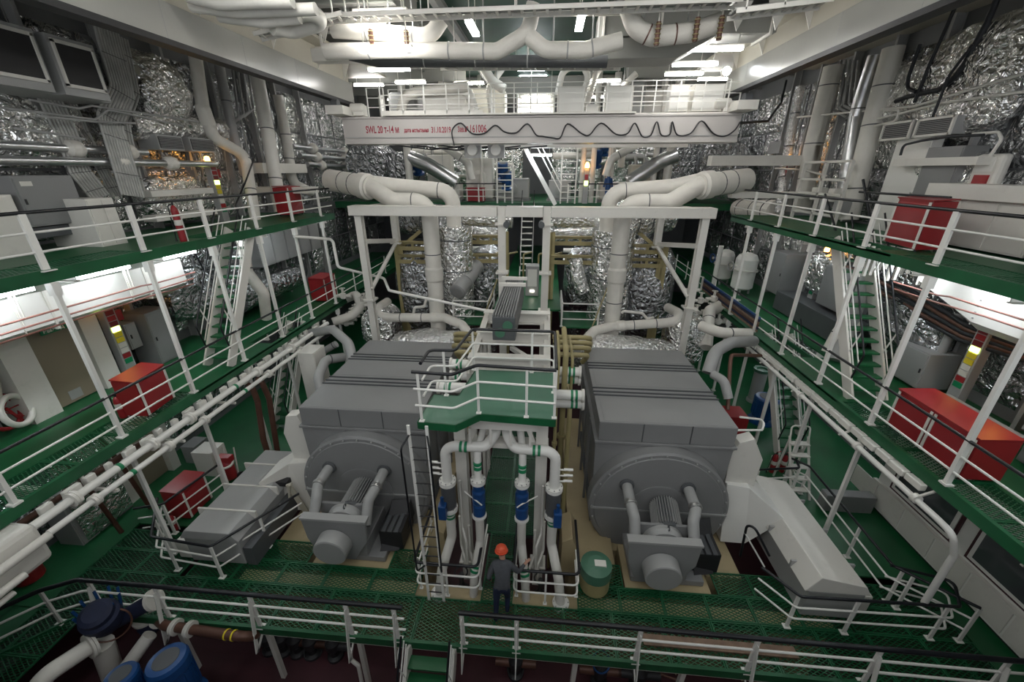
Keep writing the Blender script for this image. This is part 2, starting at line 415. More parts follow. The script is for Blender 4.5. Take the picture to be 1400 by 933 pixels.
def stairs(label, xa, xb, ybot, zbot, ytop, ztop, n, rails=(1, 1), group=None, hand='black', tread='green'):
    xm = (xa+xb)/2; t = thing('stairs', label, 'stairs', (xm, ybot, zbot), group)
    B = V((0, ybot, zbot)); T = V((0, ytop, ztop)); d = (T-B).normalized(); nn = V((0, -d.z, d.y))
    for x in (xa, xb): MB().bar(B+V((x, 0, .02)), T+V((x, 0, 0)), .06, .32, up=nn).build('stringer', 'white', t)
    me = MB().box((0, 0, 0), (xb-xa-.05, .26, .05)).mesh('tread', (0, 0, 0)); me.materials.append(M[tread])
    for i in range(n):
        f = (i+1)/(n+1); p = B.lerp(T, f)
        o = bpy.data.objects.new('tread', me); COL.objects.link(o); o.parent = t; o.location = p+V((xm, 0, 0))-ORG[t.name]; ORG[o.name] = V((0, 0, 0))
    for x, on in zip((xa, xb), rails):
        if not on: continue
        q = V((x, 0, 0)); up = V((0, -.25, .85))
        a, b_ = B.lerp(T, .12)+q, B.lerp(T, .97)+q
        for k in (.4, .68): MB().tube([a+up*k, b_+up*k], .016, 8).build('side_rail', 'white_clean', t)
        MB().tube([a+V((0, -.1, 0)), a+up*1.0, b_+up*1.0], .024, 8, .15).build('handrail', hand, t)
        for f in (.25, .75):
            s0 = B.lerp(T, f)+q; MB().bar(s0, s0+up*1.0, .03, .02).build('baluster', 'white_clean', t)
    return t
# ---- side deck railings
def edge_posts(x, z, y0, y1, step, off): 
    out = []; y = off
    while y < y1:
        if y >= y0: out.append(V((x, y, z)))
        y += step
    return out
PO = 2.05
def side(x, z, y0, y1, off): return edge_posts(x, z, y0, y1, PO, off)
railing('white railing with black handrail along the upper deck beside the grey wall cabinet', [(XL-.03, 1.2, UD), (XL-.03, 18.2, UD)], posts=side(XL-.03, UD, 1.2, 18.2, .77+.0), group=None, rot=PI/2, w=.12)
railing('white railing with black handrail along the upper deck before the red locker and counter', [(XR+.03, 1.2, UD), (XR+.03, 18.9, UD)], posts=side(XR+.03, UD, 1.2, 18.9, .73), rot=PI/2, w=.12)
railing('white railing with black handrail along the middle deck below the beige doors', [(XL-.03, 1.2, MD), (XL-.03, 24, MD)], posts=side(XL-.03, MD, 18.4, 24, .77), rot=PI/2)
railing('white railing with black handrail along the middle deck in front of the twin red locker', [(XR+.03, 1.2, MD), (XR+.03, 26, MD)], posts=side(XR+.03, MD, 18.6, 26, .73), rot=PI/2)
# stanchions holding the decks
def stanchions(x, z0, z1, ys, label, grp):
    for y in ys:
        m = MB(); m.box((x, y, (z0+z1)/2), (.095, .075, z1-z0)); m.box((x, y, z0+.02), (.16, .16, .04)); m.box((x, y, z1-.14), (.16, .14, .26))
        m.build('stanchion', 'white_clean', None, label, 'post', grp)
def ys(off, a, b): return [p.y for p in edge_posts(0, 0, a, b, PO, off)]
stanchions(XL-.05, MD+.03, UD-.22, ys(.77, 4, 18), 'slim white stanchion under the upper deck edge on the side of the beige doors', 'stanchions between middle and upper deck, beige door side')
stanchions(XR+.05, MD+.03, UD-.22, ys(.73, 4, 18.5), 'slim white stanchion under the upper deck edge on the side of the twin red locker', 'stanchions between middle and upper deck, twin locker side')
stanchions(XL-.05, LD, MD-.22, ys(.77, 6, 18), 'slim white stanchion rising from the lower deck by the small red locker', 'stanchions between lower and middle deck, small locker side')
stanchions(XR+.05, LD, MD-.22, ys(.73, 8, 20), 'slim white stanchion rising from the lower deck beside the control cabin', 'stanchions between lower and middle deck, cabin side')
# ---- stairs
stairs('steep green-tread stairs from the middle deck up to the upper deck near the red extinguisher', -10.65, -9.85, 10.6, MD, 13.0, UD, 13)
stairs('steep green-tread stairs to the upper deck beside the twin red locker', 8.36, 9.22, 10.15, MD, 12.6, UD, 13)
stairs('green-tread stairs from the lower deck up to the middle deck beside the rusty pipes', -10.5, -9.85, 12.4, LD, 14.8, MD, 12)
stairs('green-tread stairs to the middle deck beside the red and blue pumps', 8.6, 9.4, 12.5, LD, 15.0, MD, 12)
# ================================================================== travelling crane
cr = thing('overhead_crane', 'white overhead travelling crane with red lettering and a railed walkway on top', 'crane', (XC, 17.6, 11.0))
y0, y1, x0, x1 = 17.6, 18.5, -8.35, 7.1
m = MB(); m.rb(x0, x1, y0+.05, y1, 11.06, 11.92); m.rb(x0, x1, y0, y1+.05, 11.0, 11.07); m.rb(x0, x1, y0, y1+.05, 11.9, 11.97); m.build('girder', 'crane_paint', cr, bevel=.01)
MB().rb(x0+.05, x1-.05, y0+.02, y0+.05, 11.22, 11.25).build('seam', 'grey_light', cr)
MB().rb(-6.6, 3.2, y0-.12, y1, 11.99, 12.05).rb(3.2, 6.9, y0+.1, y1, 11.97, 12.02).build('walkway', 'white', cr)
MB().rb(-6.6, -2.6, y0-.1, y0-.08, 12.05, 12.16).build('toe_board', 'white', cr)
def crane_rail(a, b_, n):
    for i in range(n+1):
        p = V(a).lerp(V(b_), i/n); MB().bar(p, p+V((0, 0, 1.0)), .04, .04).build('rail_post', 'white_clean', cr)
    for k in (.33, .66, 1.0): MB().bar(V(a)+V((0, 0, k)), V(b_)+V((0, 0, k)), .03, .03).build('rail', 'white_clean', cr)
crane_rail((-6.62, y0-.08, 12.03), (6.45, y0-.08, 12.03), 15)
crane_rail((-6.62, y1-.02, 12.03), (6.45, y1-.02, 12.03), 9)
crane_rail((-7.3, y0+.3, 12.0), (-6.62, y0+.3, 12.0), 1); crane_rail((6.45, y0+.3, 12.0), (7.0, y0+.3, 12.0), 1)
for xa, xb in ((-.02, 1.28), (2.05, 3.1), (4.45, 5.15), (5.3, 6.4)):
    c = MB().rb(xa if xa > 0 else .25, xb, y0+.25, y1-.1, 12.07, 12.95).build('electrical_cabinet', 'white', cr, bevel=.01)
    MB().rb((xa if xa > 0 else .25)+.05, xb-.05, y0+.23, y0+.25, 12.12, 12.9).build('cabinet_door', 'white_clean', c)
for xa, zz in ((-7.65, .28), (-3.2, .18), (6.65, .26), (1.6, .2)):
    MB().rb(xa-.22, xa+.22, y0+.1, y0+.5, 12.03, 12.03+zz+.1).build('junction_box', 'white', cr, bevel=.01)
for xs in (-8.25, 6.95):
    s = 1 if xs > 0 else -1
    c = MB().rb(xs-.35, xs+.35, 16.9, 19.0, 12.0, 12.3).build('end_carriage', 'white', cr, bevel=.01)
    for yy in (17.1, 18.8): MB().cyl((xs-.12, yy, 12.36), (xs+.12, yy, 12.36), .16).build('wheel', 'grey_dark', c)
    MB().cyl((xs-s*.75, 17.8, 12.3), (xs-s*.3, 17.8, 12.3), .17).lathe((xs-s*.75, 17.8, 12.3), (-s, 0, 0), [(.17, 0), (.14, .08), (.05, .1)]).build('drive_motor', 'white', c)
# trolley discs and hoist frame hanging under the girder
for u in (646, 678):
    p = PY(u, 205, 18.6); d = MB(); d.lathe(p, (0, -1, 0), [(.02, .12), (.20, .12), (.22, .09), (.22, 0)], 24); d.build('sheave_cover', 'white_clean', cr)
    MB().rb(p.x-.35, p.x+.35, 18.6, 18.9, p.z-.3, 11.0).build('hoist_frame', 'grey_light', cr)
# festoon cable, looping along the front of the girder
fz = [(621, 199), (618, 178), (630, 168), (645, 182), (662, 182), (677, 171), (690, 180), (706, 181), (721, 169), (733, 184), (742, 186), (755, 188), (766, 188), (776, 169), (795, 182), (806, 184), (822, 168), (842, 183), (858, 182), (868, 168), (878, 186), (890, 184), (898, 166), (904, 184), (916, 183), (919, 166), (926, 184), (944, 182), (959, 165), (975, 182), (990, 186), (1004, 178), (1012, 166)]
def catmull(P, n=5):
    out = []
    for i in range(len(P)-1):
        p0, p1, p2, p3 = P[max(i-1, 0)], P[i], P[i+1], P[min(i+2, len(P)-1)]
        for k in range(n):
            t = k/n; out.append(.5*((2*p1)+(p2-p0)*t+(2*p0-5*p1+4*p2-p3)*t*t+(3*p1-p0-3*p2+p3)*t**3))
    out.append(P[-1]); return out
MB().tube(catmull([PY(u, v, y0-.06) for u, v in fz]), .028, 6).build('festoon_cable', 'black', cr)
def text(parent, s, loc, size, mat, rx=PI/2, rz=0, name='lettering', sx=1.0, align='LEFT', depth=.003):
    cu = bpy.data.curves.new(name, 'FONT'); cu.body = s; cu.size = size; cu.extrude = depth; cu.align_x = align; cu.resolution_u = 3; cu.offset = .006
    tmp = bpy.data.objects.new('tmp', cu); COL.objects.link(tmp)
    dg = bpy.context.evaluated_depsgraph_get(); me = bpy.data.meshes.new_from_object(tmp.evaluated_get(dg)); bpy.data.objects.remove(tmp)
    o = bpy.data.objects.new(name, me); COL.objects.link(o); me.materials.clear(); me.materials.append(M[mat])
    o.rotation_euler = (rx, 0, rz); o.scale = (sx, 1, 1); ORG[o.name] = V(loc)
    if parent: o.parent = parent; o.location = V(loc)-ORG[parent.name]
    else: o.location = loc
    return o
yt = y0+.046
text(cr, 'SWL 20 т-14 м', (PY(501, 184, yt).x, yt, 11.40), .36, 'crimson', sx=.60)
text(cr, 'дата испытания', (PY(553, 184, yt).x, yt, 11.42), .20, 'crimson', sx=.66)
text(cr, '31.10.2019', (PY(590, 184, yt).x, yt, 11.40), .29, 'crimson', sx=.62)
text(cr, 'Зав.№', (PY(626, 184, yt).x, yt, 11.42), .26, 'crimson', sx=.55)
text(cr, '161006', (PY(642, 184, yt).x, yt, 11.40), .38, 'crimson', sx=.60)
# ================================================================== ceiling lamps
def lamp(label, p, L=1.3, axis=(1, 0, 0), w=.16, mat='tube', group='fluorescent ceiling lamps', hang=0, top=14.99):
    t = thing('fluorescent_lamp', label, 'lamp', p, group); p = V(p); a = V(axis).normalized()*(L/2)
    MB().bar(p-a+V((0, 0, .07)), p+a+V((0, 0, .07)), w*.8, .07).build('housing', 'white', t)
    MB().bar(p-a*.97, p+a*.97, w, .07).build('diffuser', mat, t)
    for k in (-.8, .8): MB().bar(p+a*k+V((0, 0, .1)), V(((p+a*k).x, (p+a*k).y, max(top, p.z+.2))), .025, .025).build('hanger', 'white', t)
    return t
for u, v, d in ((520, 18, 12.69), (527, 68, 12.33), (532, 95, 15.72)):
    lamp('long white fluorescent lamp hanging near the ceiling over the lettering end of the crane', PY(u, v, d), 1.45, hang=.3)
lamp('shorter white fluorescent lamp close above the crane railing corner', PY(561, 112, 19.5), 1.3)
for u, v, d in ((980, 67, 14.3), (950, 88, 16.2), (935, 101, 18.8)):
    lamp('long white fluorescent lamp near the ceiling above the crane cabinets', PY(u, v, d), 1.45, hang=.3)
for u, v in ((646, 38), (793, 31)):
    lamp('fluorescent lamp set lengthwise beside the cable ladder under the green ceiling', PY(u, v, 14), 1.3, (0, 1, 0), .2)
for u, v, d, L in ((724, 85, 21, 1.5), (728, 95, 24, 1.5), (729, 104, 27, 1.6), (738, 212, 24, 1.3)):
    lamp('fluorescent lamp over the far deck behind the crane', PY(u, v, d), L, mat='tube_blue')
for x in (-5.0, XC, 3.4):
    for y in (1.0, 5.5, 9.0):
        lamp('white fluorescent lamp in the row over the viewing platform', (x, y, 14.0), 1.5)
for x in (-9.0, -4, 2.5, 7.5):
    for y in (22.5, 27, 31): lamp('white fluorescent lamp over the far deck pipes', (x, y, 13.9), 1.5)
# ================================================================== generators
def crinkle(m, start, amp, sc=1.8, seed=0):
    """push the vertices added since start about, to crinkle a foil skin"""
    for i in range(start, len(m.v)):
        p = V(m.v[i]); q = p*sc+V((seed*3.7, seed*1.3, 0))
        d = V((NZ.noise(q), NZ.noise(q+V((31, 0, 0))), NZ.noise(q+V((0, 57, 0)))))
        e = V((NZ.noise(q*3), NZ.noise(q*3+V((31, 0, 0))), NZ.noise(q*3+V((0, 57, 0)))))
        m.v[i] = tuple(p+d*amp+e*(amp*.45))
def resample(P, step):
    P = [V(p) for p in P]; out = []
    for a, b_ in zip(P[:-1], P[1:]):
        n = max(1, int((b_-a).length/step)); out += [a.lerp(b_, i/n) for i in range(n)]
    return out+[P[-1]]
def foil_duct(label, pts, r, bend=.5, amp=.06, mat='foil', group=None, bands=0, n=20, seed=0, cat='duct', parent=None, name='foil_duct'):
    tmp = MB(); tmp.tube(pts, r, 4, bend); ctr = [sum((V(tmp.v[i*4+k]) for k in range(4)), V((0, 0, 0)))/4 for i in range((len(tmp.v)-8)//4)]
    ctr = resample(ctr, r*.35); m = MB(); m.tube(ctr, r, n); crinkle(m, 0, amp, 1.6/max(r, .3), seed)
    for i in range(len(m.sm)): m.sm[i] = False
    o = m.build(name, mat, parent, label, cat, group)
    for k in range(bands):
        f = (k+.5)/bands; i = min(int(f*len(ctr)), len(ctr)-2); d = ctr[i+1]-ctr[i]
        MB().ring(ctr[i], d, r+.015, .02, 20, 6).build('strap', 'grey_dark', o)
    return o
def foil_blob(label, c, rad, amp=.12, mat='foil', group=None, seed=0, cat='casing', name='foil_casing', flat=True, parent=None):
    m = MB(); c = V(c); n, k = 26, 16; vs_ = []
    for j in range(k+1):
        th = PI*j/k
        for i in range(n):
            ph = 2*PI*i/n; se = lambda x: math.copysign(abs(x)**.65, x)
            vs_.append(c+V((rad[0]*se(math.sin(th))*se(math.cos(ph)), rad[1]*se(math.sin(th))*se(math.sin(ph)), rad[2]*se(math.cos(th)))))
    m.add(vs_, [(j*n+i, (j+1)*n+i, (j+1)*n+(i+1) % n, j*n+(i+1) % n) for j in range(k) for i in range(n)], False)
    crinkle(m, 0, amp, 1.5, seed)
    m.v = [(min(max(q[0], WL+.03), WR-.03), q[1], q[2]) for q in m.v]
    return m.build(name, mat, parent, label, cat, group)
def generator():
    g = thing('generator', 'grey generator whose flank faces the ladder and the wooden plank end', 'generator', (0, 0, 0))
    hood = MB().rb(-1.72, 1.75, 0, 4.75, 3.42, 4.0).build('hood', 'grey', g, bevel=.012)
    for x0_, x1_ in ((-1.70, -.60), (-.57, .62), (.65, 1.73)): MB().rb(x0_, x1_, -.012, 0, 3.44, 3.985).build('front_panel', 'grey', hood, bevel=.004)
    for xs in (-.597, .623): MB().rb(xs, xs+.025, -.014, 0, 3.44, 3.985).build('panel_seam', 'grey_dark', hood)
    for ya in (1.33, 1.52, 1.74, 3.05, 3.24, 3.44): MB().rb(-1.74, 1.77, ya, ya+.04, 4.0, 4.04).build('roof_rib', 'grey_dark', hood)
    for yb in (0.05, 1.95, 3.65): MB().rb(-1.6, 1.63, yb, yb+1.1, 4.0, 4.006).build('roof_panel', 'grey', hood, bevel=.003)
    MB().rb(-1.81, 1.83, -.05, 4.8, 3.35, 3.42).build('hood_flange', 'grey', g, bevel=.01)
    m = MB(); m.prism([(-1.78, .02, 3.35), (1.78, .02, 3.35), (1.72, .02, 1.4), (1.55, .02, .2), (-1.55, .02, .2), (-1.72, .02, 1.4)], (0, 4.7, 0)); m.build('stator_housing', 'grey', g, bevel=.015)
    for ya in (1.1, 2.4, 3.7): [MB().rb(xs, xs+.07, ya, ya+.08, .3, 3.35).build('side_rib', 'grey', g) for xs in (-1.83, 1.76)]
    es = MB().lathe((0, .05, 1.5), (0, -1, 0), [(1.86, 0), (1.86, .36), (1.80, .40)], 56).build('end_shield', 'grey', g)
    MB().lathe((0, -.352, 1.5), (0, -1, 0), [(1.72, 0), (1.70, .025), (.82, .03), (.82, .05), (.78, .055)], 48).build('cover_plate', 'grey', es)
    MB().rb(-1.80, 1.80, -.42, -.36, 1.44, 1.49).build('split_seam', 'grey_light', es)
    for k in range(28):
        a = 2*PI*k/28
        if math.sin(a) > -.3: MB().cyl((1.77*math.cos(a), -.40, 1.5+1.77*math.sin(a)), (1.77*math.cos(a), -.36, 1.5+1.77*math.sin(a)), .025, n=6).build('bolt', 'grey_light', es)
    # fan set in front
    for x, xb in ((-.92, -.86), (.66, .55)):
        pp = MB().tube([(x, -.38, 2.33), (x, -1.05, 2.27), (xb, -1.28, 2.1), (xb, -1.62, 1.62)], .135, 14, .22).build('air_pipe', 'grey_light', g)
        MB().lathe((x, -.40, 2.33), (0, -1, 0), [(.19, 0), (.19, .05), (.16, .06)], 18).build('pipe_collar', 'grey_dark', pp)
        MB().lathe((x, -.95, 2.28), (0, -1, -.09), [(.15, 0), (.16, .02), (.16, .09), (.15, .11)], 18).build('clamp', 'steel', pp)
    mo = MB().cyl((.08, -.45, 1.78), (.02, -1.25, 1.66), .30, n=22).build('fan_motor', 'grey_dark', g)
    for k in range(26):
        a = PI*(k/25)*1.5-.25*PI; c, s_ = math.cos(a), math.sin(a)
        MB().bar((.08+c*.33, -.5, 1.78+s_*.33), (.02+c*.33, -1.22, 1.66+s_*.33), .012, .085, up=V((c, 0, s_))).build('cooling_fin', 'grey_light', mo)
    MB().rb(-.78, .48, -1.30, -1.22, 1.15, 1.92).build('motor_bracket', 'grey', g, bevel=.01)
    be = MB().lathe((-.12, -1.30, 1.45), (0, -1, .0), [(.50, 0), (.50, .10), (.44, .22), (.18, .25)], 32).build('fan_bell', 'grey_light', g)
    MB().ring((-.05, -1.42, 1.98), (1, 0, 0), .06, .014, 12, 6).build('lifting_eye', 'grey_dark', be)
    MB().prism([(-1.06, -1.8, 1.88), (.64, -1.8, 1.84), (.60, -1.8, 1.2), (.18, -1.8, .52), (-.75, -1.8, .52), (-1.0, -1.8, 1.2)], (0, .06, 0)).build('intake_plate', 'grey', g, bevel=.008)
    MB().rb(-1.08, .66, -1.82, -1.60, 1.84, 1.90).build('intake_plate_edge', 'grey_light', g)
    MB().lathe((-.24, -1.8, 1.15), (0, -1, -.06), [(.44, 0), (.43, .34), (.40, .36)], 32).build('intake_duct', 'grey_light', g)
    MB().rb(-.85, .95, -1.7, -.2, .38, .56).rb(-.7, .5, -1.7, -.3, .56, 1.0).build('fan_base', 'grey', g, bevel=.02)
    tb = MB().prism([(.75, -1.55, .55), (1.25, -1.45, .55), (1.45, -.6, 1.0), (1.35, -.5, 1.45), (.85, -.6, 1.45)], (0, .02, 0)).box((1.05, -.95, .85), (.62, .9, .62)).build('terminal_box', 'dark', g, bevel=.04)
    for k in range(3): MB().rb(.82+k*.17, .93+k*.17, -1.42, -.55, 1.16, 1.19).build('box_rib', 'grey_dark', tb)
    [MB().rb(xs, xs+.2, .2, 4.6, .15, .4).build('foot_rail', 'grey_dark', g) for xs in (-1.7, 1.5)]
    return g
G0 = generator(); G0.location = (-4.94, 8.9, 0)
G0['group'] = 'pair of grey generators'
G0['label'] = 'grey box-shaped generator beside the vertical ladder, round cover and fan in front'
G1 = copy_tree(G0, (3.26, 8.9, 0), label='grey box-shaped generator beside the green drum, round cover and fan in front')
# foundations
for gx, lab in ((-4.94, 'tan painted steel foundation under the generator by the ladder'), (3.26, 'tan painted steel foundation under the generator by the green drum')):
    f = thing('foundation', lab, 'foundation', (gx, 10, TT))
    m = MB(); m.rb(gx-2.35, gx-1.15, 7.55, 14.5, TT, .33); m.rb(gx+1.15, gx+2.05, 7.55, 14.5, TT, .33); m.rb(gx-1.15, gx+1.15, 8.3, 14.5, TT, .12); m.rb(gx-1.0, gx+1.1, 6.95, 8.3, TT, .36); m.build('plinth', 'tan', f, bevel=.015)
    for k in range(4): MB().rb(gx-2.0+k*1.15, gx-1.96+k*1.15, 7.35, 7.55, TT, .3).build('stiffener', 'tan', f)
# tank girder under the front gratings
tg = thing('tank_girder', 'long tan girder wall below the front grating', 'girder', (XC, 6.4, TT))
MB().rb(-7.6, 6.9, 6.55, 6.6, TT, .28).build('web', 'tan', tg); MB().rb(-7.6, 6.9, 6.4, 6.75, .28, .32).build('flange', 'tan', tg)
for x in (-6.8, -5.2, -3.6, 2.0, 3.6, 5.2, 6.6): MB().rb(x, x+.03, 6.3, 6.55, TT, .28).build('stiffener', 'tan', tg)
# ================================================================== portal frame over the engines
po = thing('portal_frame', 'white steel portal frame standing behind the generators, carrying the big lagged pipes', 'frame', (XC, 16, LD))
XO, XI = (-7.45, 5.85), (-1.74, 0.0)
def column(x, y, z0, z1, w, name='column', mat='white', collars=()):
    c = MB().hbar((x, y, z0), (x, y, z1), w, w, .03, up=V((0, 1, 0))).rb(x-w/2, x+w/2, y-w/2-.005, y-w/2+.012, z0, z1).build(name, mat, po)
    for z in collars: MB().box((x, y, z), (w+.2, w+.2, .07)).build('collar', mat, c)
for x in XO: column(x, 16, LD-.5, 8.4, .27, collars=(4.9,))
for x in XI: column(x, 16, LD-.5, 8.75, .29, collars=(6.2, 8.1, 4.6))
for a, b_ in ((-7.75, -1.90), (-1.58, -.16), (.16, 6.15)):
    bm_ = MB().rb(a, b_, 15.75, 15.8, 8.40, 8.72).rb(a, b_, 15.75, 16.45, 8.70, 8.74).rb(a, b_, 15.75, 16.45, 8.38, 8.42).rb(a, b_, 16.4, 16.45, 8.4, 8.72)
    bm_.build('cross_beam', 'white', po, bevel=.008)
for x, xb in ((-7.45, -6.95), (5.85, 4.9)):
    MB().hbar((x, 16.2, 8.55), (xb, 18.5, 8.55), .22, .3, .03).build('side_beam', 'white', po)
    column(xb, 18.5, 6.88, 8.4, .28, collars=(6.9,))
    MB().bar((x, 16, 7.35), (xb, 18.5, 7.0), .16, .18).build('brace', 'white', po)
    MB().tube([(xb, 18.3, 6.9), (x*.93+xb*.07, 16.1, 5.3)], .09, 10).build('brace', 'white', po)
for x, s in ((-1.74, 1), (0, -1)):
    for z in (8.1,): MB().cyl((x+s*.2, 15.7, z), (x+s*.2, 16.3, z), .12).build('guide_roller', 'grey_dark', po)
# ================================================================== lagged pipes
def pipe(name, label, pts, r, mat='lagging', bend=None, group=None, bands=(), bandmat='grey_dark', cat='pipe', flanges=(), n=16, collars=(), parent=None):
    """bands/flanges: list of points on the pipe axis with direction"""
    o = MB().tube(pts, r, n, r*1.8 if bend is None else bend, seg=7).build(name, mat, parent, label, cat if parent is None else None, group)
    P = [V(p) for p in pts]
    def at(f):
        L = [(b_-a).length for a, b_ in zip(P[:-1], P[1:])]; t = f*sum(L)
        for (a, b_), l in zip(zip(P[:-1], P[1:]), L):
            if t <= l: return a.lerp(b_, t/l), (b_-a).normalized()
            t -= l
        return P[-1], (P[-1]-P[-2]).normalized()
    if name in ('overhead_pipe', 'far_pipe') and abs(P[-1].x-P[0].x) > .3:
        for f in (.3, .7):
            c, d = at(f)
            if c.z > 8.3: MB().cyl(c+V((0, 0, r*.9)), V((c.x, c.y, 14.99)), .02, n=6).build('hanger_rod', 'grey_light', o)
    for f in bands:
        c, d = at(f); MB().lathe(c-d*.02, d, [(r, 0), (r+.012, .005), (r+.012, .035), (r, .04)], 18).build('band', bandmat, o)
    for f in flanges:
        c, d = at(f); MB().lathe(c-d*.05, d, [(r, 0), (r*1.5+.02, 0), (r*1.5+.02, .045), (r*1.42, .05), (r*1.5+.02, .055), (r*1.5+.02, .1), (r, .1)], 18).build('flange', 'white', o)
    for f, l in collars:
        c, d = at(f); MB().lathe(c-d*l/2, d, [(r, -.06), (r*1.16, .03), (r*1.16, l-.03), (r, l+.06)], 18).build('lagging_sleeve', 'lagging', o)
    return o
Y1, Y2 = 17.0, 18.3
for sd in (0, 1):
    S = (lambda l, r_: r_ if sd else l)
    hd = S('left', 'right')
    # header and the two branches
    lab = S('beside the red hose locker', 'beside the white walkway bracket')
    h0, h1 = S(((452, 246), (508, 256)), ((1020, 246), (955, 254)))
    a, b_ = PY(*h0, 18.6), PY(*h1, 17.6)
    pipe('exhaust_header', 'thick white lagged exhaust header '+lab, [a, b_], .46, n=22, bands=(.35, .6), collars=((.85, .5),))
    e = V(b_)
    p = [e, S(PY(522, 276, Y1), PY(940, 274, Y1)), S(PY(588, 278, Y1), PY(851, 279, Y1)), S(PY(590, 300, Y1), PY(850, 300, Y1))]
    xv = S(-4.86, 3.02); zt = PY(560, 275, Y1).z
    p = [e+V((S(-.2, .2), .1, .1)), V((S(-6.35, 4.75), Y1, zt)), V((xv, Y1, zt)), V((xv, Y1, 3.2))]
    pipe('exhaust_pipe', 'front white lagged exhaust pipe bending down '+S('near the grey tank with ladder', 'near the yellow frame with slots'), p, .34, bend=.62, n=22, bands=(.28, .60, .83), collars=((.70, .55),))
    zt2 = PY(590, 258, Y2).z; xv2 = S(-4.15, 2.62)
    p = [e+V((S(-.1, .1), .3, .15)), V((S(-6.6, 5.2), Y2, zt2+.1)), V((xv2, Y2, zt2-.1)), V((xv2, Y2, 6.2))]
    pipe('exhaust_pipe', 'rear white lagged exhaust pipe behind the front one '+S('near the grey tank with ladder', 'near the yellow frame with slots'), p, .33, bend=.62, n=22, bands=(.45,))
    # lower supply pipe
    y_ = 16.6
    q = S([(530, 412), (518, 420), (517, 431), (532, 434), (608, 434), (632, 444), (652, 472)], [(913, 420), (928, 428), (927, 438), (912, 441), (836, 446), (812, 452), (788, 478)])
    pts = [PY(*q[0], 18.0), PY(*q[1], 17.0), PY(*q[2], y_)]+[PY(*k, y_) for k in q[3:5]]+[PY(*q[5], 16.2), PY(*q[6], 15.0)]
    pipe('supply_pipe', 'white lagged supply pipe curling low behind the generator '+S('with the ladder', 'with the green drum'), pts, .2, bend=.35, n=18, bands=(.36, .5), collars=((.58, .3),))
    # thin white pipe with a u bend
    pipe('drain_pipe', 'thin white pipe with u bend beside the lagged exhaust pipe '+S('of the ladder side', 'of the drum side'),
         [PY(*S((565, 430), (850, 428)), 16.9), PY(*S((567, 420), (852, 425)), 16.9), PY(*S((580, 419), (878, 428)), 16.9), PY(*S((583, 408), (885, 436)), 16.9), PY(*S((590, 406), (893, 434)), 17.2)], .06, 'white', bend=.1)
# ---- foil covered exhaust cylinders and casings
FG = 'foil wrapped engine casings'
foil_duct('tall foil-wrapped riser behind the lagged pipe of the ladder side', [(-4.1, 18.2, 2.5), (-4.1, 18.2, 7.7)], .75, amp=.09, seed=1, bands=4)
foil_duct('tall foil-wrapped riser behind the lagged pipe of the drum side', [(3.0, 18.6, 2.0), (3.0, 18.6, 7.6)], .95, amp=.1, seed=2, bands=4)
foil_duct('large foil-wrapped bend leaving the riser toward the hull, drum side', [(3.0, 19.0, 6.8), (3.2, 19.0, 8.0), (5.6, 20.0, 8.2)], .85, bend=.9, amp=.1, seed=3, bands=5)
foil_duct('large ribbed foil-wrapped duct under the portal beam, ladder side', [(-4.6, 19.0, 6.6), (-4.8, 19.2, 7.75), (-7.2, 20.0, 7.9)], .8, bend=.9, amp=.08, mat='foil_dark', seed=4, bands=6)
foil_duct('horizontal foil pipe between riser and inner portal column, ladder side', [(-3.9, 19.3, 8.0), (-1.6, 19.3, 7.9)], .40, amp=.05, seed=5)
foil_duct('horizontal foil pipe between riser and inner portal column, drum side', [(2.6, 19.3, 8.0), (-.05, 19.3, 7.95)], .40, amp=.05, seed=6)
foil_duct('second foil pipe under the horizontal one, ladder side', [(-3.9, 19.8, 7.2), (-1.9, 19.8, 7.1)], .34, amp=.05, seed=7)
foil_duct('second foil pipe under the horizontal one, drum side', [(2.6, 19.8, 7.2), (.4, 19.8, 7.1)], .34, amp=.05, seed=8)
foil_blob('low foil-covered turbine casing behind the generator by the ladder', (-4.9, 15.7, 2.45), (1.9, 1.0, 1.15), seed=9)
foil_blob('low foil-covered turbine casing behind the generator by the green drum', (3.5, 15.6, 2.45), (2.2, 1.0, 1.15), seed=10)
foil_blob('broad dark foil casing between outer column and riser, ladder side', (-5.9, 19.6, 4.4), (1.5, 1.3, 2.6), seed=11, mat='foil_dark')
foil_blob('broad dark foil casing between outer column and riser, drum side', (5.0, 19.8, 4.4), (1.2, 1.3, 2.6), seed=12, mat='foil_dark')
foil_blob('foil casing beside the inner walkway, ladder side', (-3.0, 20.6, 4.6), (.9, 1.6, 1.8), seed=13, mat='foil_dark')
foil_blob('foil casing beside the inner walkway, drum side', (1.9, 20.6, 4.9), (.9, 1.4, 1.5), seed=14, mat='foil_dark')
foil_duct('sagging foil lagged hose hanging beside the drum side riser', [(1.35, 18.2, 6.3), (1.5, 17.9, 5.6), (1.75, 17.9, 4.9)], .3, amp=.08, seed=15)
foil_blob('foil lumps at the outer portal column foot, ladder side', (-7.6, 17.2, 3.2), (.8, .9, 1.0), seed=16)
foil_blob('foil lumps at the outer portal column foot, drum side', (6.2, 17.0, 3.2), (.8, 1.0, 1.1), seed=17)
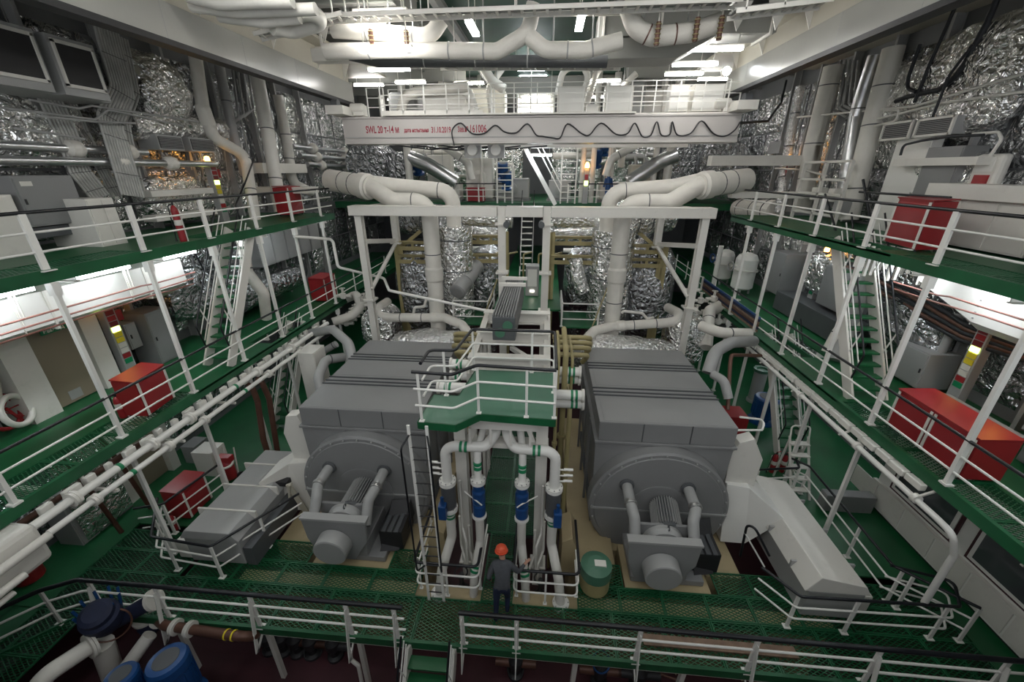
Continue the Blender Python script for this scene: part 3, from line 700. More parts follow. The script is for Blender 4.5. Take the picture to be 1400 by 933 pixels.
# ---- olive support frames
for sd, lab in ((0, 'olive yellow slotted steel frame around the ladder side riser'), (1, 'olive yellow slotted steel frame around the drum side riser')):
    f = thing('engine_frame', lab, 'frame', ((3.0 if sd else -4.6), 18.9, LD)); sg = -1 if sd else 1; x_o = 5.25 if sd else -6.95; x_i = .25 if sd else -1.9
    MB().hbar((x_o, 18.7, LD), (x_o, 18.7, 6.85), .42, .3, .03, up=V((0, 1, 0))).build('upright', 'olive', f)
    MB().hbar((x_i, 18.9, LD), (x_i, 18.9, 7.4), .3, .3, .03, up=V((0, 1, 0))).build('upright', 'olive', f)
    for (xa, xb, z, yy) in ((x_o, x_o+sg*2.1, 6.75, 18.5), (x_o, x_o+sg*2.1, 6.15, 18.4), (x_i, x_i-sg*2.0, 7.0, 19.0), (x_i, x_i-sg*2.0, 6.2, 18.6)):
        bb = MB()
        L = abs(xb-xa); n_ = 3; xa_, xb_ = min(xa, xb), max(xa, xb)
        bb.rb(xa_, xb_, yy, yy+.04, z+.10, z+.2); bb.rb(xa_, xb_, yy, yy+.04, z-.2, z-.02)
        for k in range(n_+1): bb.rb(xa_+k*(L-.12)/n_, xa_+k*(L-.12)/n_+.12, yy, yy+.04, z-.02, z+.10)
        bb.rb(xa_, xb_, yy-.15, yy+.2, z+.2, z+.22); bb.build('slotted_beam', 'olive', f)
    MB().bar((x_o, 18.9, 6.6), (x_o+sg*1.2, 18.9, 7.5), .15, .15).build('knee', 'olive', f)
# ================================================================== central platform with its pipework
cp = thing('service_platform', 'raised green service platform between the two generators on white columns', 'platform', (-.85, 7.4, LD))
PZc = 5.5
poly = [(-2.38, 6.38), (-1.62, 6.33), (-1.22, 6.75), (.29, 6.66), (.29, 8.65), (-1.62, 8.65), (-1.78, 7.4), (-2.33, 7.4)]
MB().prism([(x, y, PZc-.04) for x, y in poly], (0, 0, .04)).build('deck_plate', 'green_pale', cp)
for (a, b_) in zip(poly, poly[1:]+poly[:1]):
    MB().bar((a[0], a[1], PZc-.08), (b_[0], b_[1], PZc-.08), .03, .16).build('fascia', 'green_steel', cp)
for x in (-1.80, .05):
    c = MB().hbar((x, 7.45, -.2), (x, 7.45, PZc-.16), .26, .26, .025, up=V((0, 1, 0))).rb(x-.13, x+.13, 7.31, 7.335, -.2, PZc-.16).build('column', 'white', cp)
    MB().box((x, 7.45, .5), (.4, .4, .05)).build('base_plate', 'white', c)
    MB().hbar((x, 11.0, -.2), (x, 11.0, 5.2), .24, .24, .025, up=V((0, 1, 0))).build('column', 'white', cp)
MB().rb(-1.45, -.06, 7.0, 7.05, 4.95, 5.3).rb(-1.45, -.06, 6.95, 7.3, 5.30, 5.34).build('front_beam', 'white', cp)
for x in (-1.5, -1.05, -.62, -.2): MB().bar((x, 7.02, 4.95), (x, 7.02, 4.55), .05, .05).build('hanger', 'white', cp)
MB().rb(-1.9, .2, 7.25, 7.55, 4.28, 4.4).build('tie_beam', 'white', cp)
MB().bar((-1.6, 7.4, 4.3), (-1.25, 7.4, 5.3), .08, .1).build('knee', 'white', cp); MB().bar((-.1, 7.4, 4.3), (-.45, 7.4, 5.3), .08, .1).build('knee', 'white', cp)
# trestle behind the platform
tr = thing('cable_trestle', 'white steel trestle carrying the dark ribbed cable trunk behind the service platform', 'frame', (-.85, 10.5, 4.0))
for y, z in ((9.2, 5.6), (10.6, 5.75), (12.0, 5.85)):
    m = MB(); m.rb(-1.9+.05*(y-9), .2-.03*(y-9), y, y+.04, z-.32, z); m.rb(-1.9, .2, y-.14, y+.18, z, z+.03); m.rb(-1.9, .2, y-.14, y+.18, z-.34, z-.31); m.build('crossbeam', 'white', tr)
for x in (-1.85, .12):
    MB().hbar((x, 9.0, 5.3), (x, 12.4, 5.55), .18, .24, .02).build('long_beam', 'white', tr)
    MB().bar((x, 9.2, LD), (x, 9.2, 5.3), .2, .2).build('leg', 'white', tr); MB().bar((x, 12.2, LD), (x, 12.2, 5.5), .2, .2).build('leg', 'white', tr)
MB().bar((-1.5, 8.9, 4.3), (-.1, 9.2, 5.35), .16, .16).build('brace', 'white', tr)
MB().bar((-.9, 10.5, 5.3), (.0, 9.3, 5.3), .12, .12).build('brace', 'white', tr)
ct = thing('cable_duct', 'dark grey ribbed cable trunk lying over the white trestle', 'cable trunk', (-.95, 11, 5.9))
MB().rb(-1.32, -.72, 9.6, 13.6, 5.9, 6.55).build('casing', 'grey_dark', ct, bevel=.02)
for k in range(9): MB().rb(-1.32+k*.068, -1.29+k*.068, 9.62, 13.6, 6.55, 6.60).build('rib', 'grey', ct)
for y in (12.3, 13.1): MB().rb(-1.45, -.60, y, y+.12, 6.62, 6.72).build('clamp_bar', 'white', ct)
for x, z in ((-1.12, 6.12), (-.92, 6.32)): MB().cyl((x, 9.57, z), (x, 9.62, z), .13).build('end_cap', 'green_pale', ct)
# platform railings and the vertical ladder
Pf = lambda L: [V((x, y, PZc)) for x, y in L]
railing('white railing with black handrail along the open front of the service platform', Pf([(-2.40, 6.40), (-1.64, 6.35), (-1.24, 6.77), (.27, 6.68)]), posts=Pf([(-2.3, 6.40), (-1.24, 6.77), (-.28, 6.71)]), w=.05)
railing('white railing with black handrail around the rear of the service platform', Pf([(-2.34, 6.75), (-2.34, 7.38), (-1.80, 7.40), (-1.66, 8.63), (.27, 8.63), (.27, 6.72)]), posts=Pf([(-2.05, 7.39), (-1.66, 8.63), (-.25, 8.63), (.27, 7.7), (.27, 6.72)]), w=.05)
ld = thing('vertical_ladder', 'white vertical ladder with black handrails down from the service platform', 'ladder', (-2.38, 6.3, LD))
for x in (-2.52, -2.16): MB().bar((x, 6.22, LD), (x, 6.22, PZc+.02), .06, .025).build('stile', 'white_clean', ld)
for k in range(16): MB().cyl((-2.52, 6.22, LD+.3+k*.3), (-2.16, 6.22, LD+.3+k*.3), .014, n=8).build('rung', 'dark', ld)
for x in (-2.62, -2.06): MB().tube([(x+.1*(1 if x < -2.3 else -1), 6.2, PZc-.2), (x, 5.98, PZc-.35), (x, 5.98, LD+1.3), (x+.1*(1 if x < -2.3 else -1), 6.2, LD+1.2)], .02, 8, .12).build('handrail', 'black', ld)
# ---- cooling water lines in front of the platform columns
def gband(o, c, d, r):
    d = V(d).normalized()
    for k in (-.055, .055): MB().lathe(V(c)+d*(k-.03), d, [(r, 0), (r+.006, .003), (r+.006, .057), (r, .06)], 18).build('green_band', 'green_band', o)
def flange(o, c, d, r, mat='white_clean'):
    d = V(d).normalized(); f = MB().lathe(V(c)-d*.05, d, [(r, 0), (r*1.7, 0), (r*1.7, .045), (r*1.6, .05), (r*1.7, .055), (r*1.7, .1), (r, .1)], 20).build('flange', mat, o)
    e = d.orthogonal().normalized(); g = d.cross(e)
    for k in range(8):
        q = V(c)+(e*math.cos(k*PI/4)+g*math.sin(k*PI/4))*(r*1.45); MB().cyl(q-d*.07, q+d*.07, .014, n=6).build('bolt', 'steel', f)
WG = 'cooling water lines below the service platform'
for s in (-1, 1):
    X = lambda dx: -.86+s*dx
    near = 'on the ladder side' if s < 0 else 'on the green drum side'
    o = MB().tube([(X(.12), 8.2, 4.65), (X(.12), 7.35, 4.62), (X(.30), 7.1, 4.42), (X(1.22), 7.05, 4.42), (X(1.22), 7.05, 3.45)], .115, 16, .24, seg=7).build('water_pipe', 'white_clean', None, 'large white water pipe bending over the platform column '+near, 'pipe', WG)
    gband(o, (X(.80), 7.06, 4.42), (1, 0, 0), .115); flange(o, (X(1.22), 7.05, 3.42), Z, .115)
    vb = thing('check_valve', 'dark cylindrical check valve with small blue actuator '+near, 'valve', (X(1.22), 7.05, 2.5))
    MB().lathe((X(1.22), 7.05, 2.68), Z, [(.16, 0), (.17, .05), (.17, .62), (.15, .68)], 22).build('body', 'grey_dark', vb)
    MB().rb(X(1.22)+s*.10-.09, X(1.22)+s*.10+.09, 6.72, 6.92, 2.55, 2.95).cyl((X(1.22)+s*.1, 6.82, 2.9), (X(1.22)+s*.1, 6.82, 3.15), .04).build('actuator', 'blue', vb, bevel=.02)
    o = MB().tube([(X(1.22), 7.05, 2.66), (X(1.22), 7.05, 1.7), (X(1.42), 6.62, 1.0), (X(1.50), 6.52, .25)], .115, 16, .3, seg=7).build('water_pipe', 'white', None, 'white water pipe slanting from dark valve into the pit '+near, 'pipe', WG)
    flange(o, (X(1.22), 7.05, 2.62), Z, .115); flange(o, (X(1.50), 6.52, .32), Z, .12); gband(o, (X(1.22), 7.05, 2.42), Z, .115)
    # inner line with blue strainer
    o = MB().tube([(X(.38), 8.2, 4.7), (X(.42), 7.5, 4.6), (X(.50), 7.1, 4.3), (X(.50), 7.0, 3.55)], .085, 14, .2, seg=6).build('water_pipe', 'white_clean', None, 'slim white water pipe above the blue strainer '+near, 'pipe', WG)
    gband(o, (X(.5), 7.02, 3.95), (0, .1, 1), .087); flange(o, (X(.5), 7.0, 3.55), Z, .1)
    bv = thing('strainer', 'blue cylindrical strainer on the inner water line '+near, 'valve', (X(.5), 7.0, 2.6))
    MB().lathe((X(.5), 7.0, 2.55), Z, [(.12, 0), (.15, .03), (.15, .3), (.13, .34), (.155, .4), (.155, .7), (.125, .76), (.125, .95)], 22).build('body', 'blue', bv)
    MB().lathe((X(.5), 7.0, 2.48), Z, [(.17, 0), (.17, .05)], 22).build('lower_flange', 'white_clean', bv)
    MB().tube([(X(.85), 7.1, 3.1), (X(.5), 6.82, 3.1), (X(.40), 6.82, 3.0)], .016, 8, .05).build('bracket', 'white_clean', bv)
    o = MB().tube([(X(.5), 7.0, 2.48), (X(.5), 7.0, 1.7), (X(.62), 6.62, .9), (X(.66), 6.55, .1)], .105, 14, .3, seg=6).build('water_pipe', 'white', None, 'white water pipe from blue strainer into the pit '+near, 'pipe', WG)
    gband(o, (X(.60), 6.70, 1.08), (s*.2, -.5, -1), .107)
    for k in range(3):
        z = 3.9-k*.16; MB().cyl((X(1.42), 7.12, z), (X(1.62), 7.12, z), .03, n=10).cyl((X(1.32), 7.1, z), (X(1.46), 7.1, z), .02, n=8).build('instrument_tap', 'white_clean', None, 'small white instrument tap beside the large water pipe '+near, 'tap', 'instrument taps '+near)
    for k, (dx, za, zb) in enumerate(((.98, 3.3, .4), (1.04, 2.2, .3), (.82, 1.9, .2))):
        MB().tube([(X(dx), 7.22, za), (X(dx), 7.2, (za+zb)/2), (X(dx-.12), 7.0, (za+zb)/2-.25), (X(dx-.12), 7.0, zb)], .032, 8, .1).build('thin_pipe', 'white', None, 'thin white pipe running down the platform column '+near, 'pipe', 'thin pipes on the platform columns '+near)
    # dark valve cluster in the pit
    vc = thing('pit_valve', 'black valve cluster with handwheel in the pit '+near, 'valve', (X(1.0), 6.85, -.2))
    MB().lathe((X(1.0), 6.85, -.3), Z, [(.16, 0), (.2, .15), (.2, .35), (.1, .5), (.06, .6), (.06, .95)], 16).build('body', 'dark', vc); MB().ring((X(1.0), 6.85, .7), Z, .16, .018, 18, 6).build('handwheel', 'dark', vc)
    # tan duct cover beside the pit
    MB().prism([(X(1.95), 7.3, LD-.2), (X(1.5), 7.3, LD-.2), (X(1.5), 7.3, 1.45), (X(1.75), 7.3, 1.6), (X(1.95), 7.3, 1.1)], (0, .9, 0)).build('sloped_cover', 'tan', None, 'sloped tan steel cover beside the pit '+near, 'cover', bevel=.01)
# crossing pipes with green bands
for (u0, v0, u1, v1, y) in ((600, 529, 637, 530, 8.4), (617, 497, 650, 498, 9.6), (617, 513, 645, 514, 9.7), (753, 507, 793, 506, 9.6), (753, 517, 792, 516, 9.8), (754, 539, 797, 539, 8.6), (754, 550, 797, 549, 8.8)):
    a, b_ = PY(u0, v0, y), PY(u1, v1, y); b_.z = a.z
    o = MB().cyl(a, b_, .13, n=16).build('cross_pipe', 'white_clean', None, 'short white pipe end with green bands beside the generator hood '+('on the ladder side' if u0 < 700 else 'on the green drum side'), 'pipe', 'short pipes into the generator coolers')
    e = b_ if u0 > 700 else a; d = (b_-a).normalized()
    gband(o, a.lerp(b_, .72 if u0 > 700 else .35), d, .13); MB().lathe(e-d*.03, d, [(.13, 0), (.17, 0), (.17, .06), (.13, .06)], 18).build('flange', 'white', o)
# olive pipes of the lubricating system
OG = 'olive yellow oil pipes beside the generators'
for k, (u, v0, v1, y, r) in enumerate(((774, 480, 600, 9.4, .075), (764, 486, 640, 9.0, .045), (783, 492, 575, 9.6, .04), (779, 560, 660, 9.0, .065))):
    a, b_ = PY(u, v0, y), PY(u, v1, y); b_.x = a.x; b_.z = TT
    o = MB().tube([a+V((0, 1.6, 0)), a, b_], r, 12, .2).build('oil_pipe', 'olive', None, 'olive yellow vertical oil pipe between service platform and generator', 'pipe', OG)
    for f in (.35, .7): c = a.lerp(b_, f); MB().lathe(c-V((0, 0, .06)), Z, [(r, 0), (r*1.7, 0), (r*1.7, .1), (r, .1)], 14).build('flange', 'olive', o)
for k, (u0, v0, u1, v1, y) in enumerate(((755, 460, 800, 462, 13.2), (756, 467, 800, 470, 13), (756, 474, 798, 477, 12.6), (757, 484, 795, 484, 12), (628, 456, 655, 456, 13), (628, 463, 655, 463, 13), (626, 472, 655, 472, 12.6), (630, 481, 655, 481, 12))):
    a, b_ = PY(u0, v0, y), PY(u1, v1, y); b_.z = a.z
    far = a if u0 < 700 else b_; s = -1 if u0 < 700 else 1
    MB().tube([(a if far is b_ else b_), far, far+V((s*.25, .3, -.15)), far+V((s*.1, .5, -.5))], .085, 12, .2).build('oil_pipe', 'olive', None, 'olive yellow horizontal oil pipe behind the generator hoods '+('on the ladder side' if u0 < 700 else 'on the drum side'), 'pipe', OG)
# small green drum beside the fan of the generator
dr = thing('green_drum', 'squat drum with green lid standing beside the generator fan', 'drum', PZ(812, 800, LD)); c = ORG[dr.name]
MB().lathe(c, Z, [(.34, 0), (.36, .05), (.36, .42), (.34, .45)], 28).build('body', 'olive', dr)
MB().lathe(c+V((0, 0, .45)), Z, [(.37, 0), (.38, .03), (.37, .3), (.2, .37), (.03, .38)], 28).build('lid', 'green_pale', dr)
MB().rb(c.x-.05, c.x+.22, c.y-.12, c.y+.05, c.z+.8, c.z+.84).build('name_plate', 'white', dr)
# ================================================================== front grating platform
fp = thing('grating_platform', 'dark green expanded-metal grating platform along the front edge', 'platform', (XC, 5.3, LD))
pitsL, pitsR = (-2.85, -1.33), (-.50, 1.0)
grate(fp, -11.6, 9.6, 5.3, 6.3, LD, 19, 1)
for (a, b_, n_) in ((-11.6, -9.05, 2), (-8.9, -2.9, 5), (-1.3, -.52, 1), (1.02, 7.15, 6), (7.2, 9.55, 2)): grate(fp, a, b_, 6.3, 6.92, LD, n_, 1)
for (a, b_, n_) in ((-11.6, -9.05, 2), (-7.4, -6.0, 1), (-3.82, -2.9, 1), (-1.3, -.52, 1), (1.02, 2.2, 1), (4.45, 7.15, 3), (7.2, 9.55, 2)): grate(fp, a, b_, 6.92, 7.55, LD, n_, 1)
grate(fp, -1.3, -.52, 7.55, 8.3, LD, 1, 1)
grate(fp, -13.2, -10.4, 2.4, 5.28, LD, 3, 3)
for y in (5.3, 6.3, 6.92): MB().hbar((-10.4 if y < 6 else -8.9, y, LD-.12), (9.6 if y < 6 else -2.9, y, LD-.12), .1, .14, .012).build('joist', 'green_steel', fp)
for y in (6.3, 6.92): MB().hbar((1.02, y, LD-.12), (7.15, y, LD-.12), .1, .14, .012).build('joist', 'green_steel', fp)
for k in range(10): x = -8.9+k*2.0; MB().bar((x, 5.3, LD-.09), (x, 6.3, LD-.09), .06, .1).build('joist', 'green_steel', fp)
MB().rb(-10.4, 9.6, 5.24, 5.3, LD-.16, LD+.04).build('front_edge', 'green_steel', fp)
MB().rb(-10.3, 9.5, 5.27, 5.4, LD-.24, LD-.17).build('carrier_rail', 'white', fp)
MB().bar((-10.42, 5.28, LD-.06), (-13.2, 2.3, LD-.06), .05, .18).build('side_edge', 'green_steel', fp)
for x in (-8.5, -6.2, -4.0, .9, 3.2, 5.5, 7.8):
    MB().bar((x, 5.45, TT), (x+.05, 5.42, LD-.2), .1, .1).build('leg', 'white', fp)
# its railing with the triangular outer brackets; the gap is at the steps
def front_rail(label, pts, posts):
    t = railing(label, pts, posts=posts, hr=.05, w=.09, r=.027, bend=.3); o = ORG[t.name]
    for p in posts:
        if abs(p.y-5.3) > .1: continue
        b_ = MB(); q = V(p); out = V((0, -.28, 0))
        b_.bar(q+V((0, -.03, .92)), q+out+V((0, 0, -.45)), .09, .02, up=V((1, 0, 0))); b_.bar(q+out+V((0, 0, -.45)), q+V((0, 0, -.18)), .06, .02, up=V((1, 0, 0)))
        b_.build('bracket', 'white_clean', t)
fz_ = LD
front_rail('white railing with thick black handrail along the grating edge, blue pump side', [V((-13.2, 2.25, fz_)), V((-10.75, 5.0, fz_)), V((-10.2, 5.3, fz_)), V((-2.75, 5.3, fz_))], [V((x, 5.3, fz_)) for x in (-9.95, -8.35, -6.15, -4.0, -2.95)]+[V((-10.75, 5.0, fz_)), V((-11.7, 3.9, fz_))])
front_rail('white railing with thick black handrail along the grating edge, wooden plank side', [V((-1.55, 5.3, fz_)), V((9.5, 5.3, fz_))], [V((x, 5.3, fz_)) for x in (-1.5, -.35, 2.15, 4.4, 6.65, 8.9)])
stairs('short green-tread steps descending from the front grating to the dark red floor', -2.68, -1.68, 3.75, TT+.02, 5.22, LD-.02, 7)
for s, nm in ((pitsL, 'on the ladder side'), (pitsR, 'on the green drum side')):
    railing('low white railing loop with black top around the pipe pit '+nm, [V((s[0], 7.9, fz_)), V((s[0], 6.36, fz_)), V((s[1], 6.36, fz_)), V((s[1], 7.9, fz_))], posts=[V((s[0]+.06, 6.5, fz_)), V(((s[0]+s[1])/2, 6.36, fz_)), V((s[1], 6.6, fz_)), V((s[0], 7.8, fz_))], w=.045)
MB().rb(2.4, 5.6, 5.62, 5.85, LD+.005, LD+.05).build('plank', 'wood', None, 'worn wooden plank lying on the front grating', 'plank')
# ================================================================== worker
def person():
    F = V((-.74, 6.02, LD)); t = thing('person', 'person in orange helmet, grey jacket and navy trousers walking on the grating', 'person', F)
    J = {}
    def p(n, x, y, z, r): J[n] = (F+V((x, y, z)), r)
    # facing +x/+y (away to the right), leaning forward
    p('pel', 0, 0, .96, .155); p('sp1', .01, .06, 1.15, .15); p('sp2', .02, .14, 1.34, .165); p('neck', .0, .24, 1.50, .065); p('jaw', -.02, .30, 1.58, .075); p('head', -.03, .32, 1.67, .098)
    for s, sd in ((-1, 'l'), (1, 'r')):
        p('hip'+sd, s*.10, 0, .90, .115); p('knee'+sd, s*.12, .14 if s > 0 else -.02, .50, .075); p('ank'+sd, s*.12, .02 if s > 0 else -.20, .10, .052); p('toe'+sd, s*.14, .22 if s > 0 else 0, .05, .045)
        p('sh'+sd, s*.19, .19, 1.42, .085)
    p('elr', .36, .22, 1.18, .058); p('wrr', .50, .42, 1.20, .038); p('pr', .55, .49, 1.21, .036)
    p('ell', -.30, .06, 1.14, .058); p('wrl', -.28, .20, .92, .038); p('pl', -.27, .25, .85, .036)
    E_ = [('pel', 'sp1'), ('sp1', 'sp2'), ('sp2', 'neck'), ('neck', 'jaw'), ('jaw', 'head')]
    for sd in 'lr': E_ += [('pel', 'hip'+sd), ('hip'+sd, 'knee'+sd), ('knee'+sd, 'ank'+sd), ('ank'+sd, 'toe'+sd), ('sp2', 'sh'+sd), ('sh'+sd, 'el'+sd), ('el'+sd, 'wr'+sd), ('wr'+sd, 'p'+sd)]
    for sd, fd in (('r', V((.05, .09, -.02))), ('l', V((.0, .05, -.09)))):
        b0 = J['p'+sd][0]; sid = fd.cross(Z if abs(fd.z) < .05 else V((1, 0, 0))).normalized()
        for k, L_ in enumerate((.06, .075, .08, .072, .055)):
            off = sid*((k-2)*.019); a = b0+off+fd.normalized()*(.03 if k else -.01); f2 = fd.normalized() if k else (fd.normalized()*.6+sid*-.8).normalized()
            J[sd+'f%d' % k] = (a, .011); J[sd+'g%d' % k] = (a+f2*L_*.55, .0095); J[sd+'h%d' % k] = (a+f2*L_+V((0, 0, -.015)), .008)
            E_ += [('p'+sd, sd+'f%d' % k), (sd+'f%d' % k, sd+'g%d' % k), (sd+'g%d' % k, sd+'h%d' % k)]
    names = list(J); me = bpy.data.meshes.new('body'); me.from_pydata([J[n][0]-F for n in names], [(names.index(a), names.index(b_)) for a, b_ in E_], []); me.update()
    ob = bpy.data.objects.new('body_tmp', me); COL.objects.link(ob); sk = ob.modifiers.new('s', 'SKIN'); sk.use_smooth_shade = True
    for i, n in enumerate(names):
        d = me.skin_vertices[0].data[i]; d.radius = (J[n][1], J[n][1]); d.use_root = (n == 'pel')
    ss = ob.modifiers.new('d', 'SUBSURF'); ss.levels = 2; ss.render_levels = 2
    dg = bpy.context.evaluated_depsgraph_get(); m2 = bpy.data.meshes.new_from_object(ob.evaluated_get(dg)); bpy.data.objects.remove(ob)
    m2.materials.clear()
    for k in ('cloth_grey', 'navy', 'skin', 'black'): m2.materials.append(M[k])
    hr, hl = J['pr'][0]-F, J['pl'][0]-F
    for f in m2.polygons:
        c = f.center; f.use_smooth = True
        if c.z > 1.535 or (c-hr).length < .125 or (c-hl).length < .115: f.material_index = 2
        elif c.z < .11: f.material_index = 3
        elif c.z < .98: f.material_index = 1
    bo = bpy.data.objects.new('body', m2); COL.objects.link(bo); bo.parent = t; ORG[bo.name] = F
    h = J['head'][0]; fwd = V((.25, .9, -.3)).normalized()
    ear = fwd.cross(Z).normalized()
    face = MB()
    face.lathe(h+fwd*.09+V((0, 0, -.03)), fwd, [(.022, 0), (.016, .02), (.004, .035)], 10)
    face.build('nose', 'skin', t)
    for s in (-1, 1):
        MB().lathe(h+ear*(s*.095)+V((0, 0, -.02)), ear*s, [(.03, -.01), (.026, .012), (.01, .018)], 10).build('ear', 'skin', t)
        MB().lathe(h+fwd*.088+ear*(s*.035)+V((0, 0, .0)), fwd, [(.014, 0), (.01, .01), (.002, .013)], 8).build('eye', 'white_clean', t)
    MB().bar(h+fwd*.085+ear*.03+V((0, 0, -.075)), h+fwd*.085-ear*.03+V((0, 0, -.075)), .02, .012).build('mouth', 'red_dark', t)
    hm = MB(); ax = V((-.05, .25, .95)).normalized(); hc = h+V((0, 0, .015))
    hm.lathe(hc, ax, [(.150, -.005), (.152, .01), (.135, .012), (.132, .05), (.115, .1), (.075, .135), (.03, .15), (.002, .152)], 24)
    he = hm.build('helmet', 'orange', t)
    MB().tube([hc+ax*.03-ear*.0-fwd*.135, hc+ax*.155, hc+ax*.04+fwd*.13], .016, 8, .12).build('helmet_ridge', 'orange', he)
    MB().lathe(hc-ax*.02, ax, [(.105, -.03), (.112, 0), (.11, .03)], 20).build('hair', 'dark', t)
    return t
person()
# ================================================================== machinery under the platform
def pump_motor(label, c, r, h, mat='blue', tilt=(0, 0, 1), group=None):
    t = thing('pump_motor', label, 'motor', c, group); c = V(c); ax = V(tilt).normalized(); e = ax.orthogonal().normalized(); g = ax.cross(e)
    MB().lathe(c, ax, [(r*.9, 0), (r, .04), (r, h*.72)], 28).build('body', mat, t)
    for k in range(20):
        a = 2*PI*k/20; d = e*math.cos(a)+g*math.sin(a); MB().bar(c+ax*(h*.1)+d*r, c+ax*(h*.68)+d*r, .012, .05, up=d).build('cooling_fin', mat, t)
    cv = MB().lathe(c+ax*h*.72, ax, [(r*1.06, 0), (r*1.08, .03), (r*1.08, h*.2), (r*.98, h*.27), (r*.7, h*.28)], 28).build('fan_cover', mat, t)
    MB().lathe(c+ax*(h*1.0), ax, [(r*.68, 0), (r*.66, .01)], 24).build('grille', 'grey_dark', cv)
    MB().lathe(c-ax*.25, ax, [(r*1.2, 0), (r*1.2, .06), (r*.7, .1), (r*.7, .25)], 24).build('pump_foot', mat, t)
    return t
pump_motor('upright blue electric motor in the dark space in front of the grating', PY(238, 925, 4.3)+V((0, 0, -.55)), .34, 1.05, tilt=(-.05, .05, 1))
pump_motor('second blue motor lying lower beside the upright one', PY(165, 935, 4.0)+V((0, 0, -.5)), .26, .7, tilt=(0, .1, 1))
vp = PY(140, 838, 5.0); t = thing('blue_pump', 'dark blue pump head with ribbed casing at the railing corner', 'pump', vp)
MB().lathe(vp+V((0, 0, -.35)), V((.3, -.3, 1)), [(.2, 0), (.3, .1), (.34, .3), (.34, .55), (.28, .6), (.28, .75), (.2, .8)], 22).build('casing', 'navy', t)
for k in range(10): a = k*PI/5; MB().bar(vp+V((.3*math.cos(a), .3*math.sin(a), -.1)), vp+V((.38*math.cos(a), .38*math.sin(a), .35)), .02, .05).build('rib', 'blue', t)
MB().ring(vp+V((.3, -.15, -.15)), V((.6, -.7, .3)), .34, .02, 24, 6).build('cable_loop', 'copper', t)
MB().cyl(vp+V((.1, .1, -.4)), vp+V((.85, .35, .0)), .17).build('discharge_branch', 'navy', t); MB().lathe(vp+V((.85, .35, 0)), V((.9, .3, .4)), [(.24, 0), (.24, .08)], 18).build('branch_flange', 'white', t)
pipe('suction_pipe', 'white pipe slanting from the blue pump into the corner', [PY(128, 880, 4.6), PY(60, 925, 3.9), PY(20, 990, 3.4)], .17, 'white', flanges=(.03,), bands=(.7, .76), bandmat='dark')
pipe('suction_pipe', 'white upright pipe with dark bands under the blue pump', [PY(140, 880, 4.7), PY(185, 1010, 4.7)], .2, 'white', bands=(.35, .4), bandmat='dark')
pipe('suction_pipe', 'white pipe sloping behind the upright blue motor', [PY(205, 868, 5.0), PY(160, 930, 4.4), PY(120, 990, 4.0)], .14, 'white', bands=(.3,), bandmat='grey_light')
pipe('brown_pipe', 'brown painted pipe with white flanges and yellow bands below the grating', [PY(210, 843, 5.6), PY(225, 855, 5.1), PY(300, 866, 5.05), PY(345, 872, 5.0), PY(357, 862, 5.6)], .1, 'copper', bend=.2, flanges=(.12, .34, .42), bands=(.62, .66), bandmat='yellow')
t = thing('white_valve', 'white flanged valve under the grating above the brown pipe', 'valve', PY(200, 845, 5.5)); c = ORG[t.name]
MB().lathe(c, Z, [(.26, 0), (.26, .06), (.16, .1), (.14, .35), (.22, .4), (.22, .46)], 20).build('body', 'white', t); MB().lathe(c-V((0, 0, .4)), Z, [(.2, 0), (.24, .2), (.2, .4)], 20).build('bonnet', 'navy', t)
for k, (u, v, r_) in enumerate(((392, 896, .2), (428, 890, .22), (462, 905, .2), (420, 925, .18), (385, 925, .2), (822, 905, .22), (875, 915, .18), (705, 915, .2))):
    p0_ = PY(u, v, 6.0); c = V((p0_.x, 6.0, TT)); hz = p0_.z
    t = thing('globe_valve', ('dark globe valve with handwheel standing on the red floor before the tan girder' if k < 5 else 'dark valve under the grating beside the steps'), 'valve', c, 'globe valves under the front grating')
    MB().lathe(c, Z, [(.2, 0), (.2, .08), (.12, .12), (.12, .3), (.18, .4), (.18, .6), (.1, .7), (.05, .75), (.04, hz-TT)], 16).build('body', 'dark', t)
    MB().ring((c.x, c.y, hz), V((.2, -.5, .6)), r_, .022, 20, 6).build('handwheel', 'blue' if k == 5 else 'dark', t)
    MB().cyl(c+V((-.5, 0, .45)), c+V((.5, 0, .45)), .1).build('pipe_stub', 'copper' if k % 2 else 'dark', t)
pipe('vent_pipe', 'crooked thin white vent pipe below the railing bracket', [PY(478, 888, 5.2), PY(480, 902, 5.2), PY(490, 910, 5.2), PY(496, 940, 5.2)], .045, 'white', bend=.1)
for i, (xa, ya) in enumerate(((1.4, 6.2), (3.4, 6.3))):
    MB().tube([(xa, ya, TT+.25), (xa+1.5, ya, TT+.3), (xa+2.6, ya-.3, TT+.3)], .03, 8, .2).build('small_pipe', 'copper', None, 'thin copper pipe along the tan girder below the grating', 'pipe', 'copper pipes on the red floor')
